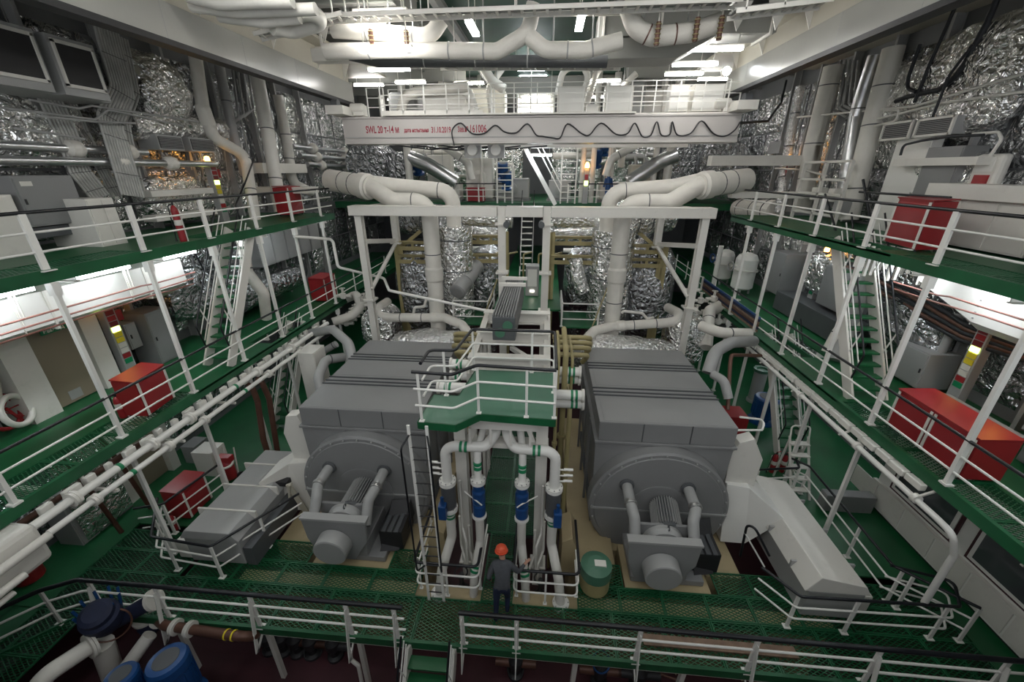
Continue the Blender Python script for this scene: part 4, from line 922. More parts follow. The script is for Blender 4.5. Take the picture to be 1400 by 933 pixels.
# ================================================================== furniture of the side decks: builders
def locker(label, a, b_, dep, h, doors=1, group=None):
    """red fire locker: front face from a to b_ (base corners), dep = vector to its back"""
    a, b_ = V(a), V(b_); b_.z = a.z; dep = V(dep); f = (b_-a); L = f.length; f.normalize(); n = -dep.normalized(); t = thing('fire_locker', label, 'locker', (a+b_)/2+dep/2, group)
    MB().prism([a+V((0, 0, .06)), b_+V((0, 0, .06)), b_+dep+V((0, 0, .06)), a+dep+V((0, 0, .06))], (0, 0, h-.06)).build('body', 'red', t, bevel=.008)
    MB().prism([a+V((0, 0, h))-f*.02+n*.03, b_+V((0, 0, h))+f*.02+n*.03, b_+dep+V((0, 0, h+.03))+f*.02, a+dep+V((0, 0, h+.03))-f*.02], (0, 0, .03)).build('lid', 'red', t)
    w = L/doors
    for k in range(doors):
        p, q = a+f*(k*w+.05)+n*.015, a+f*((k+1)*w-.05)+n*.015
        d = MB().bar((p+q)/2-f*(w/2-.05)+V((0, 0, h/2)), (p+q)/2+f*(w/2-.05)+V((0, 0, h/2)), .025, h-.16).build('door', 'red', t, bevel=.006)
        for s in (k*w+.05, (k+1)*w-.05):
            c = a+f*s+n*.035; MB().bar(c+V((0, 0, .08)), c+V((0, 0, h-.02)), .06, .012, up=n).build('white_strip', 'white', d)
    for s in (.08, L-.08):
        for e in (.06, dep.length-.06): c = a+f*s+dep.normalized()*e; MB().cyl(c, c+V((0, 0, .06)), .025, n=8).build('foot', 'dark', t)
    return t
def extinguisher(label, p, h=.62, group=None):
    t = thing('fire_extinguisher', label, 'extinguisher', p, group); p = V(p); r = .085
    MB().lathe(p, Z, [(r*.9, 0), (r, .03), (r, h-.14), (r*.75, h-.06), (r*.3, h)], 20).build('cylinder', 'red', t)
    v = MB().cyl(p+V((0, 0, h)), p+V((0, 0, h+.08)), .025, n=10).build('valve', 'dark', t)
    MB().bar(p+V((0, 0, h+.08)), p+V((.12, 0, h+.12)), .025, .015).build('lever', 'red', v)
    MB().tube([p+V((0, 0, h+.04)), p+V((-.12, -.03, h)), p+V((-.16, -.03, .25)), p+V((-.18, -.03, .1))], .014, 8, .08).lathe(p+V((-.18, -.03, .0)), Z, [(.03, 0), (.012, .12)], 10).build('hose', 'black', t)
    MB().lathe(p+V((0, 0, h*.45)), Z, [(r+.001, 0), (r+.004, .005), (r+.004, .14), (r+.001, .145)], 20).build('label_band', 'white', t)
    for s in (-1, 1): MB().bar(p+V((s*(r+.03), .02, 0)), p+V((s*(r+.03), .02, h*.9)), .03, .012).build('holder', 'white', t)
    return t
def alarm_column(label, p, sx, h=2.0, group='alarm light columns', beacon=True):
    """column of signal windows facing sx along x; p = base centre on the wall face"""
    t = thing('signal_panel', label, 'signal panel', p, group); p = V(p); d = .22
    MB().rb(p.x, p.x+sx*d, p.y-.16, p.y+.16, p.z, p.z+h).build('case', 'grey_light', t, bevel=.01)
    xf = p.x+sx*(d+.006)
    for i, mt in enumerate(('red_dark', 'red', 'red_dark', 'sign_lit', 'yellow', 'yellow', 'white', 'white', 'red', 'green_band')):
        z = p.z+h-.16-i*.165; MB().rb(p.x+sx*d, xf+sx*.012, p.y-.11, p.y+.11, z-.07, z+.07).build('signal_window', mt, t)
    if beacon:
        b_ = MB().lathe((p.x+sx*.16, p.y-.1, p.z+h), Z, [(.11, 0), (.11, .04), (.08, .05)], 16).build('beacon_base', 'dark', t)
        MB().lathe((p.x+sx*.16, p.y-.1, p.z+h+.05), Z, [(.085, 0), (.09, .1), (.07, .17), (.02, .19)], 16).build('beacon_lens', 'beacon_glow', b_)
    MB().rb(p.x, p.x+sx*.12, p.y+.22, p.y+.42, p.z+h-.5, p.z+h-.2).build('call_box', 'red', t, bevel=.01)
    return t
def cabinet(label, x0_, x1_, y0_, y1_, z0_, z1_, mat='grey_light', sx=1, doors=1, name='switch_cabinet', cat='cabinet', group=None, handle=True):
    """box with separate doors on the face looking along sx"""
    t = thing(name, label, cat, ((x0_+x1_)/2, (y0_+y1_)/2, z0_), group)
    MB().rb(x0_, x1_, y0_, y1_, z0_, z1_).build('body', mat, t, bevel=.008)
    xf = max(x0_, x1_) if sx > 0 else min(x0_, x1_); w = (y1_-y0_)/doors
    for k in range(doors):
        d = MB().rb(xf, xf+sx*.02, y0_+k*w+.03, y0_+(k+1)*w-.03, z0_+.04, z1_-.04).build('door', mat, t, bevel=.005)
        if handle: MB().rb(xf+sx*.02, xf+sx*.045, y0_+k*w+.07, y0_+k*w+.1, (z0_+z1_)/2-.06, (z0_+z1_)/2+.06).build('handle', 'dark', d)
    return t
def wallrect(u0, v0, u1, v1, x):
    a, b_ = PX(u0, v0, x), PX(u1, v1, x); return min(a.y, b_.y), max(a.y, b_.y), min(a.z, b_.z), max(a.z, b_.z)
def bundle(label, pts, n=8, w=.5, r=.035, group='grey cable bundles', nrm=(1, 0, 0), rungs=6, mat='cable'):
    """tray with n parallel cables following pts; width across w"""
    P = [V(p) for p in pts]; t = thing('cable_bundle', label, 'cables', min(P, key=lambda q: q.z), group); nv = V(nrm)
    S = []
    for i, p in enumerate(P):
        d = (P[min(i+1, len(P)-1)]-P[max(i-1, 0)]).normalized(); S.append(d.cross(nv).normalized())
    for k in range(n):
        o = (k-(n-1)/2)/max(1, n-1)*w; MB().tube([p+s*o for p, s in zip(P, S)], r, 6, .3, seg=3).build('cable', mat, t)
    for k in range(rungs):
        f = (k+.5)/rungs*(len(P)-1); i = int(f); g = f-i; c = P[i].lerp(P[i+1], g); s = S[i].lerp(S[i+1], g)
        MB().bar(c-s*(w*.56)-nv*.06, c+s*(w*.56)-nv*.06, .05, .02, up=nv).build('tray_rung', 'grey_light', t)
        MB().bar(c-s*(w*.54)+nv*(r+.01), c+s*(w*.54)+nv*(r+.01), .012, .008, up=nv).build('tie', 'black', t)
    return t
def clad_pipe(label, pts, r=.09, joints=(), mat='clad', group=None):
    o = MB().tube(pts, r, 14, r*2).build('clad_pipe', mat, None, label, 'pipe', group); P = [V(p) for p in pts]
    for f in joints:
        c = P[0].lerp(P[-1], f); d = (P[-1]-P[0]).normalized(); m = MB(); m.lathe(c-d*.22, d, [(r, 0), (r*2, .08), (r*2.2, .22), (r*1.9, .36), (r, .44)], 14); crinkle(m, 0, .02, 4); m.build('joint_lagging', 'lagging', o)
    return o
def thin(label, pts, r=.025, mat='white', group=None, bend=.12, cat='pipe', name='thin_pipe'):
    return MB().tube(pts, r, 8, bend, seg=4).build(name, mat, None, label, cat, group)
# ================================================================== port side: upper deck
xw = -12.0
y_a, y_b, z_a, z_b = wallrect(12, 240, 122, 302, -11.9)
cabinet('large dark grey wall cabinet above the upper deck railing', -12.9, -11.9, y_a, y_b, z_a, z_b, 'grey', doors=1)
MB().rb(-11.89, -11.875, y_a+.12, y_a+.35, z_b-.22, z_b-.12).build('label_plate', 'white', None, 'small white label plate on the dark grey wall cabinet', 'plate')
MB().rb(-12.9, -12.0, y_a-.1, y_b-.1, z_a-.28, z_a-.02).build('cable_gland_box', 'grey_dark', None, 'dark cable gland box slung below the grey wall cabinet', 'box', bevel=.02)
y_, y2_, z_, z2_ = wallrect(-40, 268, 42, 325, -11.9)
cabinet('white low cabinet standing beside the grey wall cabinet', -12.9, -11.9, y_-.3, y2_, UD, z2_, 'white', handle=False)
y_, y2_, z_, z2_ = wallrect(115, 272, 178, 338, -11.3)
cabinet('white cable cover box standing under the cable bundles', -12.6, -11.3, y_, y2_, UD, z2_, 'white', doors=2, handle=False)
# grey duct with two square openings near the ceiling
du = thing('air_duct', 'grey air duct with two framed openings under the crane track', 'duct', (-11.6, 8, 11.8))
MB().rb(-12.6, -11.5, 5.0, 11.2, 11.62, 12.85).build('trunk', 'grey_light', du, bevel=.01)
for a, b_ in ((8.1, 9.5), (9.95, 10.75)):
    MB().rb(-11.5, -11.15, a-.12, b_+.12, 11.62, 12.8).build('outlet_box', 'grey_light', du)
    MB().rb(-11.15, -11.13, a, b_, 11.85, 12.65).build('opening', 'dark', du)
    for c0, c1, c2, c3 in ((a-.05, a, 11.8, 12.7), (b_, b_+.05, 11.8, 12.7), (a-.05, b_+.05, 12.65, 12.72), (a-.05, b_+.05, 11.78, 11.85)): MB().rb(-11.15, -11.10, c0, c1, c2, c3).build('frame', 'white', du)
bundle('wide bundle of grey cables swinging past the air duct to the white cover box', [PX(182, 268, -11.9), PX(160, 195, -12.1), PX(150, 165, -12.1), PX(168, 125, -12.1), PX(150, 60, -12.1), PX(140, 20, -12.1)], 9, .62, .036)
bundle('second bundle of grey cables just behind the wide one', [PX(190, 262, -12.3), PX(176, 205, -12.4), PX(168, 165, -12.4), PX(182, 125, -12.4), PX(165, 50, -12.4)], 5, .34, .034)
bundle('slanting bundle of grey cables between grey cabinet and duct', [PX(138, 270, -12.3), PX(110, 235, -12.4), PX(90, 180, -12.4), PX(60, 118, -12.4), PX(20, 40, -12.4)], 7, .5, .036)
bundle('narrow slanting cable bundle beside the wider slanting one', [PX(160, 268, -12.6), PX(118, 190, -12.7), PX(90, 130, -12.7)], 5, .3, .03)
foil_blob('bright crumpled foil blanket on the wall beside the cable bundles', PX(215, 125, -12.8), (.5, 1.0, 1.0), amp=.16, seed=31, cat='insulation', name='foil_blanket')
foil_blob('foil blanket bulging below the air duct', PX(40, 175, -12.9), (.45, 1.3, .8), amp=.14, seed=32, cat='insulation', name='foil_blanket')
foil_blob('foil blanket behind the red extinguisher', PX(240, 270, -12.9), (.4, 1.3, .75), amp=.12, seed=33, cat='insulation', name='foil_blanket')
foil_duct('round foil drum under the pair of wall grilles', [PX(170, 170, -12.7), PX(300, 178, -12.7)], .42, amp=.07, seed=34)
g = 'silver clad pipes along the upper wall'
clad_pipe('upper silver clad pipe with lagging lumps along the foil wall', [PX(-40, 196, -12.35), PX(200, 208, -12.35)], .1, (.5, .86))
clad_pipe('lower silver clad pipe with lagging lumps along the foil wall', [PX(-40, 218, -12.2), PX(295, 224, -12.2)], .1, (.47, .72))
for i, q in enumerate([[(40, 136), (108, 148), (125, 144), (270, 166)], [(-20, 144), (130, 163), (148, 150), (160, 152), (250, 172)], [(50, 158), (130, 166), (185, 168)], [(20, 175), (70, 182), (115, 190)]]):
    thin('thin grey pipe running along the foil wall over the cable bundles', [PX(u, v, -11.85-.02*i) for u, v in q], .028, 'grey_light', 'thin pipes on the foil wall')
for i, (a, b_) in enumerate((((213, 183), (254, 206)), ((258, 187), (296, 208)))):
    y_, y2_, z_, z2_ = wallrect(*a, *b_, -12.2); t = thing('vent_grille', 'grey louvred vent grille, one of a pair on the foil wall', 'grille', (-12.2, y_, z_), 'vent grilles in pairs')
    MB().rb(-12.9, -12.22, y_, y2_, z_, z2_).build('frame', 'grey_light', t)
    MB().rb(-12.22, -12.2, y_+.05, y2_-.05, z_+.05, z2_-.05).build('core', 'dark', t)
    for k in range(7): z = z_+.08+k*(z2_-z_-.16)/6; MB().rb(-12.2, -12.18, y_+.05, y2_-.05, z-.01, z+.012).build('louvre', 'grey', t)
pipe('vent_pipe', 'white lagged pipe with a double bend dropping to the upper deck beside the wall grilles', [PX(266, 70, -12.2), PX(278, 150, -12.2), PX(292, 188, -12.2), PX(335, 212, -12.0), PX(350, 305, -11.6)], .2, bend=.4, collars=((.3, .6),), bands=(.62, .8))
pipe('vent_pipe', 'grey pipe rising close behind the double-bend pipe', [PX(300, 90, -12.6), PX(318, 180, -12.6), PX(335, 240, -12.4)], .17, 'grey_light', bend=.3, bands=(.3,))
for i in range(4): thin('thin grey pipe of a set dropping and turning at the wall behind the vent pipe', [PX(318+i*7, 95, -12.7), PX(326+i*7, 160-4*i, -12.7), PX(312+i*7, 172-4*i, -12.7)], .045, 'grey_light', 'turned pipe set')
pipe('vent_pipe', 'tall white pipe standing on the upper deck beside the red locker', [PX(350, 95, -12.0), PX(366, 180, -11.8), PX(384, 290, -11.6)], .26, 'white', bend=.6, bands=(.4, .75))
pipe('vent_pipe', 'tall white pipe behind the red locker with a low elbow', [PX(380, 130, -12.4), PX(392, 190, -12.4), PX(400, 250, -12.4), PX(425, 262, -12.4)], .22, 'white', bend=.5, bands=(.3, .5))
alarm_column('alarm column with orange beacon among the upper deck pipes beside the double-bend pipe', (-12.6, PX(299, 260, -12.4).y, UD), 1, 2.05)
for u0, v0, u1, v1 in ((205, 265, 290, 259), (212, 299, 296, 291)):
    a, b_ = PX(u0, v0, -12.1), PX(u1, v1, -12.1); MB().rb(-12.5, -12.05, a.y, b_.y, a.z-.09, a.z+.09).build('cable_channel', 'white', None, 'long white cable channel across the foil behind the extinguisher', 'channel', 'white cable channels behind the extinguisher', bevel=.008)
extinguisher('tall red extinguisher behind the upper deck railing', PZ(257, 331, UD)+V((-.25, .15, 0)), .95)
thin('black hose looped from the upper deck to the wall beside the extinguisher', [PX(330, 305, -11.0), PX(322, 280, -11.0), PX(335, 250, -11.2), PX(350, 210, -12.0)], .03, 'black', cat='hose', name='black_hose')
locker('red fire locker on the upper deck under the lagged header', V((-10.9, 17.0, UD)), V((-10.9, 18.0, UD)), (-.6, 0, 0), 1.15)
MB().rb(-12.9, -10.2, 17.4, 18.3, UD+.9, UD+1.15).build('pipe_bracket', 'white', None, 'white steel bracket carrying the lagged header beside the red locker', 'bracket', bevel=.01)
for i in range(3): clad_pipe('silver clad pipe with puffy joints on the wall near the crane end', [PX(400+10*i, 200+12*i, -12.4), PX(478, 208+10*i, -12.4)], .12, (.3, .9), group='clad pipes near the crane end')
MB().rb(-12.8, -11.9, 17.3, 20.6, 9.9, 10.3).build('cable_channel', 'white', None, 'white channel box over the lagged header on the wall', 'channel', bevel=.01)
for i in range(7): thin('thin grey conduit on the dark wall under the crane track', [PX(250+i*16, 150+(i % 3)*6, -12.95), PX(262+i*17, 232+(i % 2)*14, -12.9)], .022, 'cable', 'vertical conduits on the foil wall')
# ================================================================== port side: middle deck
bh = thing('bulkhead', 'white recessed bulkhead with a beige door on the middle deck', 'bulkhead', (-12.6, 8.5, MD))
MB().rb(-13.25, -12.35, 7.25, 7.85, MD, 7.9).build('jamb', 'white', bh); MB().rb(-13.25, -12.35, 9.0, 9.45, MD, 7.9).build('jamb', 'white', bh); MB().rb(-13.25, -12.4, 7.85, 9.0, MD+2.2, 7.9).build('head', 'beige', bh)
dd = MB().rb(-12.55, -12.5, 7.87, 8.98, MD+.03, MD+2.2).build('door', 'beige', bh); MB().rb(-12.49, -12.44, 8.85, 8.9, MD+1.0, MD+1.15).build('handle', 'steel', dd)
MB().rb(-12.5, -12.49, 8.2, 8.5, MD+.1, MD+.35).build('kick_plate', 'grey_light', dd)
sg = MB().rb(-12.39, -12.36, 8.15, 8.75, MD+1.98, MD+2.16).build('exit_sign', 'green_band', None, 'small green exit sign over the beige door', 'sign')
text(sg, 'ВЫХОД', (-12.355, 8.2, MD+2.02), .13, 'white_clean', PI/2, PI/2, sx=.95)
be = thing('ventilation_duct', 'wide white duct under the upper deck beside the beige door', 'duct', (-11.6, 7, 6.6))
MB().prism([(-12.2, 2.5, 7.5), (-12.2, 2.5, 6.75), (-12.0, 2.5, 6.62), (-11.5, 2.5, 6.62), (-11.3, 2.5, 6.75), (-11.3, 2.5, 7.5)], (0, 9.0, 0)).build('shell', 'white_clean', be)
for y in (5.2, 7.8, 10.2): MB().rb(-12.22, -11.28, y, y+.05, 6.6, 7.5).build('joint_flange', 'white', be)
for y in (4.6, 6.7, 8.8, 10.9): lamp('fluorescent tube fixed under the upper deck over the wide white duct by the beige door', (-10.75, y, 7.72), 1.25, (0, 1, 0), .12, 'tube_deck', 'tubes under the upper deck, beige door side', top=8.16)
for y in (13.5, 16.5): lamp('fluorescent tube fixed under the upper deck near the far red locker', (-11.2, y, 7.72), 1.25, (0, 1, 0), .12, 'tube_deck', 'tubes under the upper deck, far end by the stairs', top=8.16)
for i, (za, xa) in enumerate(((6.95, -10.9), (7.15, -10.8), (6.78, -10.95))):
    thin('thin brown pipe hung along the wide white duct by the beige door', [(xa, 2.5, za), (xa, 9.0+i*.6, za), (xa-.05, 9.4+i*.6, za-.05), (xa-.05, 11.4, za-.05)], .022, 'pipe_red', 'brown pipes along the white duct, beige door side')
    for y in (4.5, 7, 9.4): MB().bar((xa, y, za), (xa, y, UD-.1), .03, .015).build('pipe_hanger', 'white', None, 'flat white hanger holding a brown pipe by the white duct', 'hanger', 'pipe hangers, beige door side')
alarm_column('alarm column with orange beacon beside the beige door', (-12.5, 9.75, MD), 1, 2.2)
locker('red fire locker on the middle deck close to the beige door', PZ(203, 572, MD), PZ(240, 545, MD), (-.62, 0, 0), 1.02)
extinguisher('red extinguisher standing against the red locker by the beige door', PZ(170, 570, MD), .6)
hs = thing('hose_stand', 'red and white hose reel stand on the middle deck beside the white jamb', 'hose reel', PZ(18, 590, MD)); c = ORG[hs.name]
MB().ring(c+V((0, 0, .55)), (1, .4, .2), .42, .05, 24, 8).build('reel_rim', 'red', hs); MB().ring(c+V((.25, .1, .55)), (1, .4, .2), .36, .07, 24, 8).build('hose_coil', 'white', hs)
for a in range(4): q = V((-.2*math.sin(a*PI/4), math.cos(a*PI/4), math.sin(a*PI/4)))*.4; MB().bar(c+V((0, 0, .55))-q, c+V((0, 0, .55))+q, .04, .02).build('spoke', 'red', hs)
for s in (-.3, .3): MB().bar(c+V((0, s, 0)), c+V((0, s*.3, .6)), .05, .05).build('leg', 'red', hs)
MB().tube([c+V((.1, 0, .9)), c+V((0, .2, 1.4)), c+V((-.1, .1, 1.5))], .08, 8, .1).build('nozzle_arm', 'cream', hs)
cabinet('grey switch box on the wall above the hose reel stand', -13.25, -12.6, 6.2, 6.9, 5.9, 6.5, 'grey_light')
cabinet('dark grey cabinet on the middle deck behind the red locker', -13.0, -12.2, 10.6, 11.4, MD, MD+1.7, 'grey')
cabinet('light grey box on the wall beside the alarm column', -13.25, -12.5, 10.15, 10.5, MD+.7, MD+1.5, 'grey_light')
foil_blob('cream lagged drum hanging under the upper deck behind the alarm column', (-12.3, 11.3, 6.8), (.5, .6, .5), amp=.05, mat='cream', seed=41, name='lagged_drum', cat='drum')
foil_blob('dull foil bundle on the middle deck wall behind the stairs', (-12.6, 12.6, 6.0), (.5, 1.0, .9), amp=.12, mat='foil_dark', seed=42, name='foil_blanket', cat='insulation')
foil_blob('dull foil bundle low on the middle deck wall beside the stairs', (-12.6, 15.2, 5.4), (.5, 1.4, .8), amp=.12, mat='foil_dark', seed=43, name='foil_blanket', cat='insulation')
foil_duct('foil wrapped horizontal duct over the green deck behind the far red locker', [(-12.3, 14.6, 5.2), (-12.3, 18.5, 5.2)], .5, amp=.08, mat='foil_dark', seed=44)
pipe('bent_pipe', 'white bent pipe behind the upper stairs', [(-11.2, 14.2, 7.6), (-11.2, 14.0, 6.5), (-10.9, 14.2, 5.6), (-11.2, 14.4, 4.5)], .2, 'lagging', bend=.4, bands=(.3,))
for i in range(5): cabinet('light grey cabinet in the row on the middle deck wall by the far red locker', -13.25, -12.3, 16.4+i*1.0, 17.3+i*1.0, 6.1-.0*i, 7.4, 'grey_light', group='grey cabinets in a row, middle deck', handle=False)
locker('red fire locker far along the middle deck near the portal column', V((-10.3, 17.4, MD)), V((-10.3, 18.5, MD)), (-.7, 0, 0), 1.1)
thin('white pipe stepping down across the opening before the portal column', [PX(402, 323, -9.6), PX(455, 327, -9.0), PX(462, 365, -8.6), PX(525, 380, -7.2), PY(532, 397, 15.2), PY(690, 430, 15.2)], .06, 'white_clean', bend=.15)
for i in range(4): thin('dark cable hanging along the middle deck wall', [(-12.9, 11+i*.9, 7.7), (-12.8, 11.2+i*.9, 6.4), (-12.8, 11.8+i*.9, 5.6)], .03, 'black', 'dark wall cables, middle deck', cat='cable', name='hanging_cable')
# pipe pair slung along the middle deck edge
for k, (dx, dz, r_) in enumerate(((0, 0, .085), (.28, -.13, .065))):
    o = MB().tube([(-9.32+dx, 4.7, 3.92+dz), (-9.32+dx, 15.5, 3.92+dz)], r_, 12).build('edge_pipe', 'white_clean', None, ('thicker' if k == 0 else 'thinner')+' white pipe with flanges slung along the edge of the middle deck', 'pipe')
    for y in (5.35, 7.1, 8.2, 10.9, 12.8): MB().lathe((-9.32+dx, y+k*.12, 3.92+dz), (0, 1, 0), [(r_, 0), (r_*1.9, 0), (r_*1.9, .05), (r_*1.75, .055), (r_*1.9, .06), (r_*1.9, .12), (r_, .12)], 16).build('flange', 'white', o)
    for y in (6.3, 9.9): MB().lathe((-9.32+dx, y, 3.92+dz), (0, 1, 0), [(r_, 0), (r_+.006, .003), (r_+.006, .08), (r_, .083)], 14).build('green_band', 'green_band', o)
for y in (5.9, 7.6, 9.4, 11.2, 13.0): MB().bar((-9.72, y, 3.7), (-8.95, y, 3.7), .05, .06).bar((-9.68, y, 3.7), (-9.68, y, 4.1), .05, .05).build('pipe_bracket', 'white', None, 'small white bracket under the pipe pair at the middle deck edge', 'bracket', 'brackets of the edge pipe pair')
for i in range(26):
    y = 5.0+i*.42; x_ = -9.55+.08*math.sin(i*3.1); MB().rb(x_-.055, x_+.055, y, y+.22+.1*math.sin(i*1.7), 3.76+.08*math.sin(i*2.3), 4.03).build('valve_block', 'white', None, 'small white fitting in the row below the middle deck edge by the pipe pair', 'fitting', 'small fittings under the deck edge, pipe pair side', bevel=.02)
for i, q in enumerate(([(345, 530), (352, 548), (360, 600), (372, 640)], [(358, 522), (368, 545), (378, 610), (384, 640)])):
    pipe('rusty_pipe', 'brown rusty pipe bending down beside the lower stairs', [PX(q[0][0]-6, q[0][1]-4, -9.5)]+[PX(u, v, -9.3) for u, v in q], .09, 'copper', bend=.2, group='rusty pipes by the lower stairs')
thin('brown pipe along the underside of the middle deck near the grating corner', [(-9.9, 3.2, 3.75), (-9.9, 7.6, 3.75)], .07, 'copper')
# ================================================================== port side: lower deck
bh = thing('bulkhead', 'white bulkhead with a beige door on the lower deck behind the red locker', 'bulkhead', (-12.8, 9.5, LD))
MB().rb(-13.25, -12.5, 8.35, 8.7, LD, MD-.1).build('jamb', 'white', bh); MB().rb(-13.25, -12.5, 9.9, 10.2, LD, MD-.1).build('jamb', 'white', bh); MB().rb(-12.75, -12.7, 8.7, 9.9, LD+.02, LD+2.3).build('door', 'beige', bh); MB().rb(-13.2, -12.72, 8.7, 9.9, LD+2.3, MD-.1).build('head', 'white', bh)
MB().rb(-12.4, -11.9, 10.3, 10.9, LD, LD+.7).build('grey_bin', 'grey', None, 'small dark grey bin beside the lower deck door', 'bin', bevel=.01)
locker('small red fire locker on the lower deck behind its railing', PZ(261, 711, LD), PZ(291, 681, LD), (-.62, 0, 0), 1.0)
extinguisher('red extinguisher standing beside the small red locker on the lower deck', PZ(240, 722, LD)+V((.05, -.05, 0)), .55)
cabinet('white floor cabinet on the lower deck beside the red extinguisher trolley', -11.45, -10.75, 9.75, 10.35, LD, LD+.95, 'white', doors=1)
t = thing('extinguisher_trolley', 'red wheeled extinguisher trolley with white hoses beside the white floor cabinet', 'trolley', PZ(318, 656, LD)); c = ORG[t.name]
MB().lathe(c+V((0, 0, .12)), Z, [(.17, 0), (.19, .05), (.19, .6), (.1, .75)], 18).build('cylinder', 'red', t); MB().ring(c+V((.02, -.05, .75)), V((.2, -.3, 1)), .2, .04, 18, 8).build('hose_coil', 'white', t); MB().rb(c.x-.22, c.x+.22, c.y-.12, c.y+.12, c.z+.78, c.z+1.0).build('box', 'red', t, bevel=.02)
for s in (-.22, .22): MB().cyl(c+V((s-.03, .12, .12)), c+V((s+.03, .12, .12)), .12).build('wheel', 'dark', t); MB().bar(c+V((s*.8, .1, .1)), c+V((s*.8, .25, 1.15)), .03, .03).build('handle_bar', 'white', t)
railing('short white railing with black handrail in front of the small red locker', [V((-9.95, 9.1, LD)), V((-10.25, 7.5, LD)), V((-10.9, 7.3, LD))], posts=[V((-9.95, 9.1, LD)), V((-10.25, 7.5, LD))])
railing('white railing with black handrail around the grey cooler chest', [V((-10.6, 7.7, LD)), V((-9.6, 6.5, LD)), V((-7.9, 6.35, LD)), V((-7.55, 6.9, LD)), V((-6.75, 8.2, LD))], posts=[V((-10.0, 7.0, LD)), V((-9.2, 6.45, LD)), V((-7.9, 6.35, LD)), V((-7.3, 7.3, LD))])
ch = thing('cooler_chest', 'long low grey cooler chest beside the generator, behind its own railing', 'chest', (-8.3, 8.2, LD))
MB().rb(-9.05, -7.55, 6.75, 9.9, LD, 1.35).build('body', 'grey_light', ch, bevel=.02); MB().prism([(-9.1, 6.7, 1.35), (-7.5, 6.7, 1.35), (-7.7, 6.7, 1.62), (-8.9, 6.7, 1.62)], (0, 3.2, 0)).build('lid', 'grey_light', ch, bevel=.015)
MB().rb(-9.45, -9.1, 6.8, 9.9, LD, 1.05).build('side_tray', 'white', ch, bevel=.02); MB().rb(-7.5, -7.25, 6.75, 9.6, LD, 1.1).build('dark_skirt', 'grey_dark', ch)
for y in (7.4, 8.3, 9.2): MB().rb(-9.12, -7.48, y, y+.05, 1.36, 1.645).build('lid_strap', 'white', ch)
for y in (8.55, 8.9): MB().rb(-7.75, -7.35, y, y+.22, 1.45, 1.6).build('vent_slot', 'dark', ch)
cv = thing('duct_cover', 'angular white duct cover leaning against the generator beside the grey chest', 'cover', (-7.3, 9.3, LD))
MB().prism([(-6.85, 8.7, .4), (-7.6, 8.5, .6), (-8.0, 8.3, 1.75), (-7.4, 8.9, 2.0), (-6.85, 9.0, 2.0)], (0, 1.0, 0)).build('lower_hood', 'white', cv, bevel=.01)
MB().prism([(-6.85, 9.15, 1.9), (-7.35, 9.15, 1.9), (-7.5, 9.15, 2.9), (-7.3, 9.15, 3.5), (-6.95, 9.15, 3.55), (-6.85, 9.15, 3.2)], (0, .35, 0)).build('upper_shield', 'white', cv, bevel=.01)
MB().bar((-7.0, 8.6, .45), (-7.25, 8.5, 1.6), .06, .14).build('strut', 'cream', cv); MB().bar((-7.4, 8.5, .5), (-7.2, 8.5, 1.6), .06, .14).build('strut', 'cream', cv)
tk = thing('white_tank', 'large white insulated tank with pipes lying under the middle deck in the corner', 'tank', PX(20, 720, -12.0)); c = ORG[tk.name]
MB().rb(-10.9, -9.25, 1.8, 4.75, 3.15, 4.0).build('shell', 'white', tk, bevel=.1); MB().cyl((-9.05, 1.8, 3.75), (-9.05, 4.7, 3.75), .08).build('top_pipe', 'white', tk); MB().cyl((-9.1, 1.8, 3.35), (-9.1, 4.2, 3.35), .07).build('side_pipe', 'white', tk); MB().cyl((-9.15, 1.8, 3.15), (-9.15, 4.0, 3.15), .05).build('side_pipe', 'white', tk)
for y in (2.0, 2.9): MB().rb(-10.7, -9.9, y, y+.15, LD, 3.15).build('saddle', 'grey', tk)
t = thing('hose_rack', 'red frame rack holding white hoses beside the white tank', 'rack', PZ(105, 722, LD)+V((-.3, 0, 0))); c = ORG[t.name]
for s in (-.55, .55): MB().bar(c+V((0, s, 0)), c+V((0, s, .9)), .06, .06).build('upright', 'red', t)
for z in (.25, .55, .88): MB().bar(c+V((0, -.6, z)), c+V((0, .6, z)), .05, .06).build('rail', 'red', t)
for k, z in enumerate((.18, .38, .62)): MB().tube([c+V((.12, -.55, z)), c+V((.2, 0, z-.1)), c+V((.12, .55, z+.02))], .075, 8, .3).build('hose', 'white', t)
MB().rb(c.x-.3, c.x-.05, c.y-.55, c.y+.55, c.z+.3, c.z+.9).build('back_panel', 'red_dark', t)
t = thing('red_barrel', 'red waste barrel with a rope near the white tank', 'barrel', PZ(42, 790, LD)); c = ORG[t.name]
MB().lathe(c, Z, [(.26, 0), (.28, .03), (.28, .3), (.3, .32), (.28, .34), (.28, .7), (.26, .74)], 22).build('body', 'red', t); MB().ring(c+V((0, 0, .45)), V((.15, 0, 1)), .3, .02, 22, 6).build('rope', 'tan', t); MB().lathe(c+V((0, 0, .74)), Z, [(.27, 0), (.25, .02)], 22).build('lid', 'dark', t)
for i in range(3): cabinet('grey round-edged unit on the lower deck wall under the pipe pair', -13.1, -12.4, 6.9+i*.5, 7.35+i*.5, LD, LD+1.5, 'grey' if i else 'grey_light', group='grey units in the corner, lower deck', handle=False)
foil_quad('foil_curtain', None, (-12.35, 7.0, LD+.1), (0, 1, 0), Z, (1, 0, 0), 1.3, 2.6, .1, 'foil', 14, 14, 51, 'greenish foil curtain on the lower deck wall beside the door', 'insulation')
